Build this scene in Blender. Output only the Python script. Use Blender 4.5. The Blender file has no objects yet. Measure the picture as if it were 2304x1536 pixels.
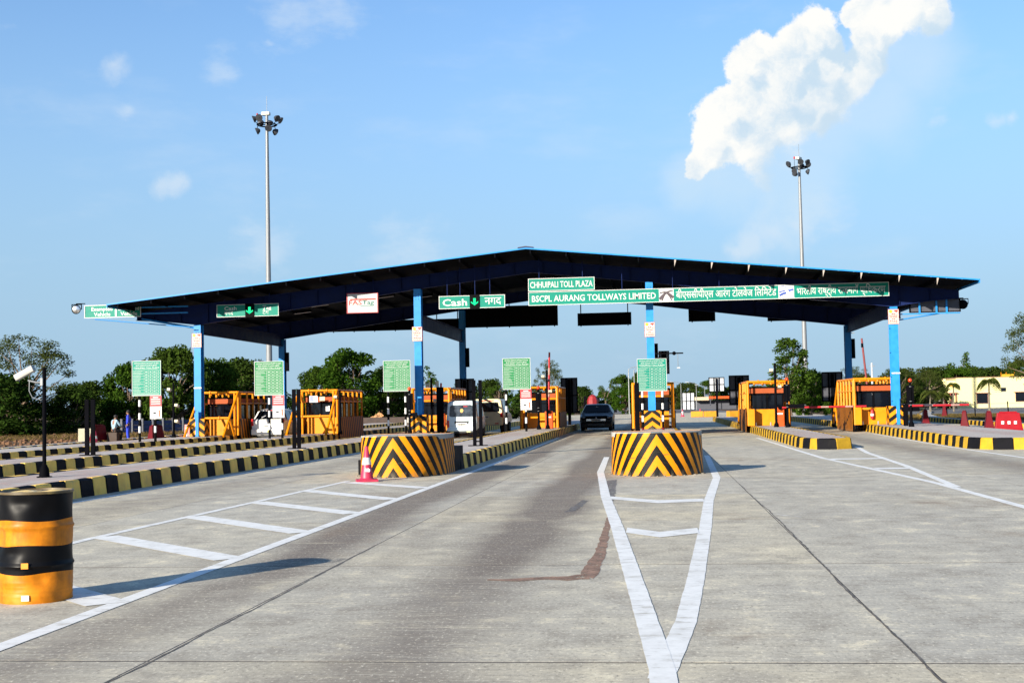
import bpy, bmesh, math, random
import numpy as np
from mathutils import Vector, Matrix, Euler
R = math.radians
random.seed(7)
rng = np.random.default_rng(7)
SC = bpy.context.scene
COL = SC.collection
TAU = math.tau

# ------------------------------------------------------------------ camera
YAW, PITCH, ROLL = math.atan(320 / 2900), math.atan(145 / 2900), R(1.1)
FW = Vector((-math.sin(YAW) * math.cos(PITCH), math.cos(YAW) * math.cos(PITCH), math.sin(PITCH)))
r0 = Vector((math.cos(YAW), math.sin(YAW), 0)); u0 = r0.cross(FW)
rr = r0 * math.cos(ROLL) - u0 * math.sin(ROLL); uu = u0 * math.cos(ROLL) + r0 * math.sin(ROLL)
cam = bpy.data.cameras.new('camera'); camo = bpy.data.objects.new('camera', cam); COL.objects.link(camo)
M = Matrix((rr, uu, -FW)).transposed().to_4x4(); M.translation = (0, 0, 1.5)
camo.matrix_world = M
cam.sensor_width = 36; cam.sensor_fit = 'HORIZONTAL'; cam.lens = 2900 / 2304 * 36
cam.clip_start = .1; cam.clip_end = 6000
SC.camera = camo

# ------------------------------------------------------------------ light
SUN_EL, SUN_AZ = R(17), R(32)          # the sun stands behind the camera, to its left
travel = Vector((math.sin(SUN_AZ) * math.cos(SUN_EL), math.cos(SUN_AZ) * math.cos(SUN_EL), -math.sin(SUN_EL)))
sl = bpy.data.lights.new('sun', 'SUN'); sl.energy = 5.0; sl.angle = R(.5); sl.color = (1, .91, .76)
so = bpy.data.objects.new('sun', sl); COL.objects.link(so)
so.rotation_euler = travel.to_track_quat('-Z', 'Y').to_euler(); so.location = (-40, -60, 40)
SC.view_settings.view_transform = 'Standard'; SC.view_settings.look = 'None'
SC.view_settings.exposure = EXPOSURE = 1.1
SC.view_settings.gamma = 1.0
SKY = 0.103

# ------------------------------------------------------------------ sky with clouds
world = bpy.data.worlds.new('World'); SC.world = world; world.use_nodes = True
wt = world.node_tree; wt.nodes.clear()
class NT:
    """tiny helper to write node trees"""
    def __init__(s, t): s.t = t
    def n(s, kind, **kw):
        nd = s.t.nodes.new(kind)
        for k, v in kw.items(): setattr(nd, k, v)
        return nd
    def put(s, sock, v):
        if isinstance(v, bpy.types.NodeSocket): s.t.links.new(v, sock)
        elif v is not None: sock.default_value = v
    def math(s, op, a, b=None, c=None, clamp=False):
        nd = s.n('ShaderNodeMath', operation=op); nd.use_clamp = clamp
        for i, v in enumerate((a, b, c)): s.put(nd.inputs[i], v)
        return nd.outputs[0]
    def vec(s, op, a, b=None, out=0, scale=None):
        nd = s.n('ShaderNodeVectorMath', operation=op)
        s.put(nd.inputs[0], a); s.put(nd.inputs[1], b)
        if scale is not None: s.put(nd.inputs['Scale'], scale)
        return nd.outputs[out]
    def noise(s, vec, scale, detail=4, rough=.55, dist=0, out='Fac'):
        nd = s.n('ShaderNodeTexNoise'); s.put(nd.inputs['Vector'], vec)
        nd.inputs['Scale'].default_value = scale; nd.inputs['Detail'].default_value = detail
        nd.inputs['Roughness'].default_value = rough; nd.inputs['Distortion'].default_value = dist
        return nd.outputs[out]
    def ramp(s, v, a, b, lo=0., hi=1., smooth=True):
        nd = s.n('ShaderNodeMapRange'); nd.interpolation_type = 'SMOOTHSTEP' if smooth else 'LINEAR'
        s.put(nd.inputs[0], v)
        for i, x in enumerate((a, b, lo, hi)): s.put(nd.inputs[i + 1], x)
        return nd.outputs[0]
    def mix(s, f, a, b, kind='RGBA', blend='MIX'):
        nd = s.n('ShaderNodeMix', data_type=kind)
        if kind == 'RGBA': nd.blend_type = blend; i = 6
        else: i = 2
        s.put(nd.inputs[0], f); s.put(nd.inputs[i], a); s.put(nd.inputs[i + 1], b)
        return nd.outputs[2 if kind == 'RGBA' else 0]
    def xyz(s, v):
        nd = s.n('ShaderNodeSeparateXYZ'); s.put(nd.inputs[0], v); return nd.outputs
    def comb(s, x, y, z):
        nd = s.n('ShaderNodeCombineXYZ')
        for i, v in enumerate((x, y, z)): s.put(nd.inputs[i], v)
        return nd.outputs[0]

N = NT(wt)
sky = N.n('ShaderNodeTexSky', sky_type='NISHITA'); sky.sun_disc = False
sky.sun_elevation = SUN_EL; sky.sun_rotation = R(212); sky.altitude = 200; sky.air_density = 1.0; sky.dust_density = .3; sky.ozone_density = 4.5
dirn = N.vec('NORMALIZE', N.n('ShaderNodeTexCoord').outputs['Generated'])
def skydir(px, py):
    return (FW + rr * ((px - 1152) / 2900) - uu * ((py - 768) / 2900)).normalized()
def cloud_field(vec, blobs):
    best = None
    for px, py, rad in blobs:
        d = N.vec('DISTANCE', vec, tuple(skydir(px, py)), out=1)
        v = N.math('SUBTRACT', 1.0, N.math('DIVIDE', d, rad / 2900))
        best = v if best is None else N.math('SMOOTH_MAX', best, v, .10)
    return best
# the towering heap of cloud: lobes given as directions from where the photographer stood
CUM = [(1666, 150, 72), (1622, 252, 75), (1602, 300, 54), (1606, 348, 50), (1576, 380, 38), (1756, 150, 86), (1837, 70, 72), (1878, 92, 43), (1777, 200, 104), (1703, 230, 95), (1864, 165, 66), (1690, 335, 88), (1745, 285, 100), (1830, 235, 90),
       (1956, 30, 54), (1972, 88, 63), (1962, 142, 59), (2039, 18, 84), (2106, 40, 54), (1660, 330, 68), (2000, 60, 68), (1930, 190, 56), (1800, 120, 79)]
VEIL = [(1760, 330, 160), (1840, 290, 170), (1950, 220, 170), (2060, 130, 140), (1660, 390, 130), (1560, 410, 80), (1800, 400, 160)]
SMALL = [(490, 165, 60), (650, 20, 110), (750, 5, 100), (2115, 272, 26), (605, 97, 20), (20, 75, 30), (600, 560, 90), (930, 570, 110), (290, 250, 34), (1850, 470, 90)]
MED = [(1735, 520, 90), (1690, 548, 62), (1790, 495, 66), (1660, 560, 40), (370, 424, 38), (402, 418, 36), (262, 145, 38), (2240, 268, 30), (2265, 262, 26)]
w1 = N.noise(dirn, 7, 3, out='Color'); w2 = N.noise(dirn, 30, 5, .6, out='Color')
warp = N.vec('ADD', dirn, N.vec('ADD', N.vec('SCALE', N.vec('SUBTRACT', w1, (.5, .5, .5)), scale=.016), N.vec('SCALE', N.vec('SUBTRACT', w2, (.5, .5, .5)), scale=.022)))
vor = N.n('ShaderNodeTexVoronoi', feature='SMOOTH_F1'); vor.inputs['Scale'].default_value = 42; vor.inputs['Smoothness'].default_value = .5
N.put(vor.inputs['Vector'], warp)
puff = N.math('SUBTRACT', .45, vor.outputs['Distance'])
edge = N.math('MULTIPLY', N.math('SUBTRACT', N.noise(dirn, 38, 7, .68), .5), 1.15)
f_c = N.math('ADD', N.math('ADD', cloud_field(warp, CUM), edge), N.math('MULTIPLY', puff, .7))
shift = tuple(rr * -.014 + uu * .018)
f_s = N.math('ADD', N.math('ADD', cloud_field(N.vec('ADD', warp, shift), CUM), edge), N.math('MULTIPLY', puff, .25))
ax = tuple(rr * .6 - uu * .8); pc = skydir(1750, 250)
side = N.math('SUBTRACT', N.vec('DOT_PRODUCT', dirn, ax, out=1), pc.dot(Vector(ax)))
soft = N.ramp(side, .0, .075, .17, 1.0)
m_c = N.ramp(f_c, .02, N.math('ADD', soft, .08))
veil = N.ramp(N.math('ADD', cloud_field(warp, VEIL), N.math('MULTIPLY', N.math('SUBTRACT', N.noise(dirn, 14, 5), .5), .8)), -.1, .75, 0, .55)
small = N.ramp(N.math('ADD', cloud_field(warp, SMALL), N.math('MULTIPLY', N.math('SUBTRACT', N.noise(N.vec('MULTIPLY', dirn, (1, 1, 2.2)), 26, 6, .62), .5), 2.4)), .05, 1.2, 0, .42)
med = N.ramp(N.math('ADD', N.math('ADD', cloud_field(warp, MED), N.math('MULTIPLY', edge, .9)), N.math('MULTIPLY', puff, .5)), .0, 1.0, 0, .5)
# thin streaks all round the sky
high = N.ramp(N.noise(N.vec('MULTIPLY', dirn, (3.0, 3.0, 9.0)), 2.2, 6, .6), .52, .8, 0, .22)
vor2 = N.n('ShaderNodeTexVoronoi', feature='SMOOTH_F1'); vor2.inputs['Scale'].default_value = 24; vor2.inputs['Smoothness'].default_value = .7
N.put(vor2.inputs['Vector'], N.vec('ADD', warp, tuple(rr * .006 - uu * .008)))
lump = N.ramp(vor2.outputs['Distance'], .1, .75, 1., 0.)
fine = N.ramp(N.noise(warp, 60, 6, .65), .3, .7)
rim = N.ramp(N.math('SUBTRACT', f_c, f_s), -.3, .1, .0, 1.0)
body = N.ramp(side, -.03, .085, 1., .35)
shade = N.math('MULTIPLY', N.math('ADD', N.math('ADD', N.math('MULTIPLY', rim, .3), N.math('MULTIPLY', lump, .5)), N.math('MULTIPLY', fine, .3)), body, clamp=True)
shade = N.ramp(shade, .12, .72)
K = 1 / (2 ** EXPOSURE)
c_light = (1.0 * K, 1.0 * K, .97 * K, 1); c_dark = (.60 * K, .76 * K, .90 * K, 1); c_veil = (.64 * K, .81 * K, .94 * K, 1); c_small = (.72 * K, .83 * K, .94 * K, 1)
z = N.xyz(dirn)[2]
SKYMUL = (1.0, 1.0, 1.0, 1)
skyc = N.vec('SCALE', sky.outputs[0], scale=SKY)
skyc = N.mix(1.0, skyc, SKYMUL, blend='MULTIPLY')
hz = N.ramp(N.math('ABSOLUTE', z), .0, .40, .95, 0.)          # dusty air towards the horizon, the same all round
skyc = N.mix(hz, skyc, (.36 * K, .545 * K, .735 * K, 1))
c = N.mix(high, skyc, c_small)
c = N.mix(small, c, c_small)
c = N.mix(med, c, (.80 * K, .87 * K, .93 * K, 1))
c = N.mix(veil, c, c_veil)
c = N.mix(m_c, c, N.mix(shade, c_dark, c_light))
bg = N.n('ShaderNodeBackground'); N.put(bg.inputs[0], c); bg.inputs[1].default_value = 1.0
wo = N.n('ShaderNodeOutputWorld'); wt.links.new(bg.outputs[0], wo.inputs[0])

# ------------------------------------------------------------------ materials
MATS = {}
def mat(name, col, rough=.6, metal=0., var=.12, scale=3., bump=0., bscale=40., dirt=0., dirtcol=(.16, .12, .08), spec=.5, coat=0.):
    if name in MATS: return MATS[name]
    m = bpy.data.materials.new(name); m.use_nodes = True; t = m.node_tree; t.nodes.clear(); n = NT(t)
    b = n.n('ShaderNodeBsdfPrincipled'); o = n.n('ShaderNodeOutputMaterial'); t.links.new(b.outputs[0], o.inputs[0])
    pos = n.n('ShaderNodeNewGeometry').outputs['Position']
    f = n.noise(pos, scale, 5, .6)
    lo = tuple(max(0, c * (1 - var)) for c in col) + (1,); hi = tuple(min(1, c * (1 + var)) for c in col) + (1,)
    cc = n.mix(n.ramp(f, .3, .7), lo, hi)
    if dirt:
        g = n.noise(n.vec('MULTIPLY', pos, (1, 1, .35)), 5.5, 7, .65)
        cc = n.mix(n.ramp(g, .62 - .25 * dirt, .8, 0, min(1, dirt * 1.5)), cc, dirtcol + (1,))
    n.put(b.inputs['Base Color'], cc)
    n.put(b.inputs['Roughness'], n.ramp(f, .2, .8, max(.02, rough - .1), min(1, rough + .1)))
    b.inputs['Metallic'].default_value = metal; b.inputs['Specular IOR Level'].default_value = spec
    b.inputs['Coat Weight'].default_value = coat
    if bump:
        bp = n.n('ShaderNodeBump'); bp.inputs['Strength'].default_value = bump; bp.inputs['Distance'].default_value = .02
        n.put(bp.inputs['Height'], n.noise(pos, bscale, 5, .6)); t.links.new(bp.outputs[0], b.inputs['Normal'])
    MATS[name] = m; return m
def emis(name, col, strength):
    m = bpy.data.materials.new(name); m.use_nodes = True; t = m.node_tree; t.nodes.clear(); n = NT(t)
    e = n.n('ShaderNodeEmission'); e.inputs[0].default_value = col + (1,); e.inputs[1].default_value = strength
    o = n.n('ShaderNodeOutputMaterial'); t.links.new(e.outputs[0], o.inputs[0]); return m
YEL = (.68, .235, .001)
m_yel = mat('yellow_paint', (.62, .21, .001), .5, var=.08, dirt=.25, dirtcol=(.22, .07, .004), spec=.25)
m_pipe = mat('yellow_pipe', (.62, .205, .001), .45, var=.08, dirt=.15, dirtcol=(.24, .07, .006), spec=.3)
m_blk = mat('black_paint', (.003, .003, .0035), .7, var=.3, spec=.05)
m_iron = mat('black_steel', (.0025, .0025, .004), .75, var=.3, spec=.03)
m_white = mat('white_paint', (.58, .58, .57), .5, var=.04)
m_blue = mat('blue_steel', (.014, .20, .54), .45, var=.08, dirt=.1, dirtcol=(.012, .07, .2), spec=.3)
m_navy = mat('navy_steel', (.008, .016, .06), .55, var=.2)
m_roofu = mat('shade_dark_sheeting', (.0022, .0025, .0045), .8, var=.3, spec=.05)  # near black: the deep shade under the roof is put into this colour
m_green = mat('green_sign', (.0, .18, .13), .5, var=.04, spec=.2)
m_greenb = mat('green_board', (.006, .15, .045), .5, var=.05, spec=.2)
m_tealb = mat('teal_board', (.0, .18, .125), .5, var=.05, spec=.2)
m_red = mat('red_paint', (.36, .008, .015), .5, var=.08)
m_redp = mat('red_plastic', (.10, .003, .008), .55, var=.12, dirt=.15, dirtcol=(.05, .01, .01), spec=.1)
m_orange = mat('orange_paint', (.48, .065, .006), .45, var=.06, spec=.3)
m_brick = mat('header_orange', (.30, .065, .018), .65, var=.08, spec=.2)
m_cream = mat('cream_wall', (.66, .60, .29), .85, var=.04, dirt=.08, dirtcol=(.38, .34, .2))
m_glass = mat('dark_glass', (.003, .004, .007), .05, var=.2, spec=.5)
m_steel = mat('galvanised', (.19, .20, .21), .5, .2, var=.08, scale=1.2)
m_chrome = mat('lamp_reflector', (.65, .65, .65), .2, .9, var=.05)
m_grey = mat('grey_panel', (.05, .053, .07), .6, var=.1)
m_pale = mat('pale_panel', (.40, .42, .45), .6, var=.05)
m_tyre = mat('tyre_rubber', (.015, .015, .016), .8, var=.2)
m_rub = mat('black_plastic', (.015, .015, .018), .5, var=.2)
m_redl = mat('red_lens', (.55, .01, .01), .2, var=.05)
m_plate = mat('number_plate', (.75, .75, .70), .5, var=.03)
m_bark = mat('bark', (.13, .09, .06), .9, var=.3, scale=6, bump=.6, bscale=18)

def stripes_mat(name, kind, a=YEL, b=(.0035, .0035, .0035), period=.43, slope=1.5, phase=0., dirt=.2):
    """painted warning stripes that follow the UV map (metres along the face, metres up)"""
    m = bpy.data.materials.new(name); m.use_nodes = True; t = m.node_tree; t.nodes.clear(); n = NT(t)
    bs = n.n('ShaderNodeBsdfPrincipled'); o = n.n('ShaderNodeOutputMaterial'); t.links.new(bs.outputs[0], o.inputs[0])
    uv = n.xyz(n.n('ShaderNodeUVMap').outputs[0]); pos = n.n('ShaderNodeNewGeometry').outputs['Position']
    wob = n.math('MULTIPLY', n.math('SUBTRACT', n.noise(pos, 9, 4), .5), .03)
    u = n.math('ABSOLUTE', uv[0]) if kind == 'V' else uv[0]
    q = n.math('ADD', n.math('ADD', uv[1], n.math('MULTIPLY', u, slope)), wob)
    fr = n.math('FRACT', n.math('ADD', n.math('DIVIDE', q, period), 20 + phase))
    k = n.math('LESS_THAN', fr, .5)
    f = n.noise(pos, 4, 5)
    ya = n.mix(n.ramp(f, .3, .7), tuple(c * .9 for c in a) + (1,), a + (1,))
    cc = n.mix(k, ya, b + (1,))
    gr = n.noise(n.vec('MULTIPLY', pos, (1, 1, .4)), 7, 7, .65)
    cc = n.mix(n.ramp(gr, .60, .80, 0, dirt * 1.5), cc, (.09, .055, .025, 1))
    scuff = n.math('MULTIPLY', n.ramp(n.noise(n.vec('MULTIPLY', pos, (1.2, 1.2, 9)), 2.4, 6, .7), .55, .66), n.ramp(n.math('ABSOLUTE', n.math('SUBTRACT', uv[1], .38)), .05, .30, 1, 0))
    cc = n.mix(n.math('MULTIPLY', scuff, .65), cc, (.05, .04, .03, 1))
    low = n.math('MULTIPLY', n.ramp(uv[1], .0, .16, 1, 0), n.ramp(gr, .42, .6))
    cc = n.mix(n.math('MULTIPLY', low, .55), cc, (.17, .135, .095, 1))
    n.put(bs.inputs['Base Color'], cc); bs.inputs['Roughness'].default_value = .55; bs.inputs['Specular IOR Level'].default_value = .2
    bp = n.n('ShaderNodeBump'); bp.inputs['Strength'].default_value = .3; bp.inputs['Distance'].default_value = .01
    n.put(bp.inputs['Height'], n.noise(pos, 30, 5)); t.links.new(bp.outputs[0], bs.inputs['Normal'])
    MATS[name] = m; return m
m_chev = stripes_mat('chevron_paint', 'V')
m_chevs = stripes_mat('chevron_paint_small', 'V', period=.40, slope=.75, phase=.1)
m_diag = stripes_mat('diagonal_paint', 'D', a=(.46, .15, .002), period=1.05, slope=2.6, dirt=.3)

# ------------------------------------------------------------------ mesh helpers
class MB:
    def __init__(s): s.v = []; s.f = []; s.uv = {}; s.mi = []
    def add(s, vs, fs, mi=0, uv=None):
        o = len(s.v); s.v += [tuple(p) for p in vs]
        for k, f in enumerate(fs):
            if uv: s.uv[len(s.f)] = uv[k]
            s.f.append(tuple(i + o for i in f)); s.mi.append(mi)
        return s
    def box(s, c, d, rot=None, mi=0):
        x, y, z = (k / 2 for k in d)
        vs = [Vector(p) for p in ((-x, -y, -z), (x, -y, -z), (x, y, -z), (-x, y, -z), (-x, -y, z), (x, -y, z), (x, y, z), (-x, y, z))]
        if rot: 
            e = Euler(rot).to_matrix(); vs = [e @ p for p in vs]
        c = Vector(c)
        return s.add([p + c for p in vs], ((0, 3, 2, 1), (4, 5, 6, 7), (0, 1, 5, 4), (1, 2, 6, 5), (2, 3, 7, 6), (3, 0, 4, 7)), mi)
    def span(s, x0, x1, y0, y1, z0, z1, mi=0):
        return s.box(((x0 + x1) / 2, (y0 + y1) / 2, (z0 + z1) / 2), (abs(x1 - x0), abs(y1 - y0), abs(z1 - z0)), mi=mi)
    def tube(s, pts, r, n=8, mi=0, cap=True):
        pts = [Vector(p) for p in pts]; rad = r if isinstance(r, (list, tuple)) else [r] * len(pts)
        vs = []; fs = []; prev = None
        for i, p in enumerate(pts):
            d = (pts[min(i + 1, len(pts) - 1)] - pts[max(i - 1, 0)]).normalized()
            a = prev if prev is not None else (Vector((0, 0, 1)) if abs(d.z) < .9 else Vector((1, 0, 0)))
            a = (a - d * a.dot(d)).normalized(); b = d.cross(a); prev = a
            for k in range(n):
                t = TAU * k / n; vs.append(p + (a * math.cos(t) + b * math.sin(t)) * rad[i])
        for i in range(len(pts) - 1):
            for k in range(n):
                q = (k + 1) % n; fs.append((i * n + k, i * n + q, (i + 1) * n + q, (i + 1) * n + k))
        if cap: fs.append(tuple(range(n - 1, -1, -1))); fs.append(tuple((len(pts) - 1) * n + k for k in range(n)))
        return s.add(vs, fs, mi)
    def lathe(s, prof, n=24, c=(0, 0, 0), mi=0, axis='z'):
        vs = []; fs = []
        for r, z in prof:
            for k in range(n):
                t = TAU * k / n; p = (r * math.cos(t), r * math.sin(t), z)
                if axis == 'y': p = (p[0], z, p[1])
                vs.append((p[0] + c[0], p[1] + c[1], p[2] + c[2]))
        for i in range(len(prof) - 1):
            for k in range(n):
                q = (k + 1) % n; fs.append((i * n + k, i * n + q, (i + 1) * n + q, (i + 1) * n + k))
        if prof[0][0] > 1e-4: fs.append(tuple(range(n - 1, -1, -1)))
        if prof[-1][0] > 1e-4: fs.append(tuple((len(prof) - 1) * n + k for k in range(n)))
        return s.add(vs, fs, mi)
    def prism(s, poly, h0, h1, plane='xy', mi=0):
        """poly counter-clockwise; extruded from h0 to h1 along the third axis"""
        n = len(poly)
        def P(a, b, h): return {'xy': (a, b, h), 'xz': (a, h, b), 'yz': (h, a, b)}[plane]
        vs = [P(a, b, h0) for a, b in poly] + [P(a, b, h1) for a, b in poly]
        fs = [tuple(range(n - 1, -1, -1)), tuple(range(n, 2 * n))] + [(i, (i + 1) % n, n + (i + 1) % n, n + i) for i in range(n)]
        return s.add(vs, fs, mi)
    def sphere(s, c, r, n=10, m=6, mi=0):
        r = r if isinstance(r, tuple) else (r, r, r)
        vs = [(c[0], c[1], c[2] - r[2])]; fs = []
        for i in range(1, m):
            a = math.pi * i / m
            for k in range(n):
                t = TAU * k / n; vs.append((c[0] + r[0] * math.sin(a) * math.cos(t), c[1] + r[1] * math.sin(a) * math.sin(t), c[2] - r[2] * math.cos(a)))
        vs.append((c[0], c[1], c[2] + r[2])); L = len(vs) - 1
        for k in range(n):
            q = (k + 1) % n
            fs.append((0, 1 + q, 1 + k)); fs.append((L, 1 + (m - 2) * n + k, 1 + (m - 2) * n + q))
            for i in range(m - 2): fs.append((1 + i * n + k, 1 + i * n + q, 1 + (i + 1) * n + q, 1 + (i + 1) * n + k))
        return s.add(vs, fs, mi)
    def mesh(s, name, mats, smooth=False):
        me = bpy.data.meshes.new(name); me.from_pydata(s.v, [], s.f)
        for m in (mats if isinstance(mats, (list, tuple)) else [mats]): me.materials.append(m)
        if any(s.mi): me.polygons.foreach_set('material_index', s.mi)
        if s.uv:
            l = me.uv_layers.new(name='UVMap')
            for i, uv in s.uv.items():
                for k, li in enumerate(me.polygons[i].loop_indices): l.data[li].uv = uv[k]
        bm = bmesh.new(); bm.from_mesh(me); bmesh.ops.recalc_face_normals(bm, faces=bm.faces); bm.to_mesh(me); bm.free()
        if smooth: me.shade_smooth(); me.set_sharp_from_angle(angle=R(smooth if smooth is not True else 40))
        return me
    def build(s, name, mats, parent=None, smooth=False, loc=None, rot=None):
        return obj(name, s.mesh(name, mats, smooth), parent, loc, rot)
def obj(name, me, parent=None, loc=None, rot=None):
    o = bpy.data.objects.new(name, me); COL.objects.link(o)
    if parent: o.parent = parent
    if loc: o.location = loc
    if rot: o.rotation_euler = rot
    return o
def tag(o, label, cat=None, group=None, kind=None):
    o['label'] = label
    if cat: o['category'] = cat
    if group: o['group'] = group
    if kind: o['kind'] = kind
    return o
def thing(name, label, cat, loc=(0, 0, 0), rz=0, group=None):
    o = bpy.data.objects.new(name, None); COL.objects.link(o); o.location = loc; o.rotation_euler = (0, 0, rz)
    o.empty_display_size = .3
    return tag(o, label, cat, group)
def copy_tree(o, parent=None):
    c = o.copy(); COL.objects.link(c); c.parent = parent
    for ch in list(o.children): copy_tree(ch, c)
    return c
def bevel(o, w, seg=2, ang=30):
    b = o.modifiers.new('bevel', 'BEVEL'); b.width = w; b.segments = seg; b.limit_method = 'ANGLE'; b.angle_limit = R(ang)
    b.harden_normals = False; return o
def text_mesh(body, size, bold=0., width=None, spacing=1., align='LEFT'):
    """lettering lying in the xz plane facing -y, baseline at z=0; width squeezes it to a given length"""
    c = bpy.data.curves.new('lettering', 'FONT'); c.body = body; c.size = 1; c.offset = bold; c.space_character = spacing
    c.resolution_u = 2; c.fill_mode = 'FRONT'
    o = bpy.data.objects.new('lettering', c); COL.objects.link(o)
    bpy.context.view_layer.update()
    me = bpy.data.meshes.new_from_object(o.evaluated_get(bpy.context.evaluated_depsgraph_get()))
    bpy.data.objects.remove(o); bpy.data.curves.remove(c)
    co = np.empty(len(me.vertices) * 3); me.vertices.foreach_get('co', co); co = co.reshape(-1, 3)
    x0, x1 = co[:, 0].min(), co[:, 0].max()
    sx = width / (x1 - x0) if width else size
    new = np.stack([(co[:, 0] - x0) * sx, np.zeros(len(co)), co[:, 1] * size], 1)
    if align == 'CENTER': new[:, 0] -= (x1 - x0) * sx / 2
    me.vertices.foreach_set('co', new.ravel()); me.update()
    me.materials.clear()
    return me
def lettering(parent, body, loc, size, mt, bold=0., width=None, align='LEFT', rz=0):
    me = text_mesh(body, size, bold, width, 1., align); me.materials.append(mt)
    return obj('lettering', me, parent, loc, (0, 0, rz))

# ------------------------------------------------------------------ ground and pavements
def ground_mat(name, cols, scales, bump=.5, rough=.95):
    m = bpy.data.materials.new(name); m.use_nodes = True; t = m.node_tree; t.nodes.clear(); n = NT(t)
    b = n.n('ShaderNodeBsdfPrincipled'); o = n.n('ShaderNodeOutputMaterial'); t.links.new(b.outputs[0], o.inputs[0])
    pos = n.n('ShaderNodeNewGeometry').outputs['Position']
    a = n.noise(pos, scales[0], 6, .6); c = n.noise(pos, scales[1], 6, .65)
    cc = n.mix(n.ramp(a, .35, .65), cols[0] + (1,), cols[1] + (1,))
    cc = n.mix(n.ramp(c, .45, .7), cc, cols[2] + (1,))
    n.put(b.inputs['Base Color'], cc); b.inputs['Roughness'].default_value = rough; b.inputs['Specular IOR Level'].default_value = .2
    bp = n.n('ShaderNodeBump'); bp.inputs['Strength'].default_value = bump; bp.inputs['Distance'].default_value = .05
    n.put(bp.inputs['Height'], n.noise(pos, scales[2], 6, .6)); t.links.new(bp.outputs[0], b.inputs['Normal'])
    return m
m_soil = ground_mat('dry_soil', ((.085, .045, .022), (.13, .08, .04), (.06, .05, .022)), (.12, .9, 3.))
m_asph = ground_mat('grey_asphalt', ((.10, .10, .105), (.14, .14, .14), (.17, .16, .15)), (.2, 1.5, 25.), .25)

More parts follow.
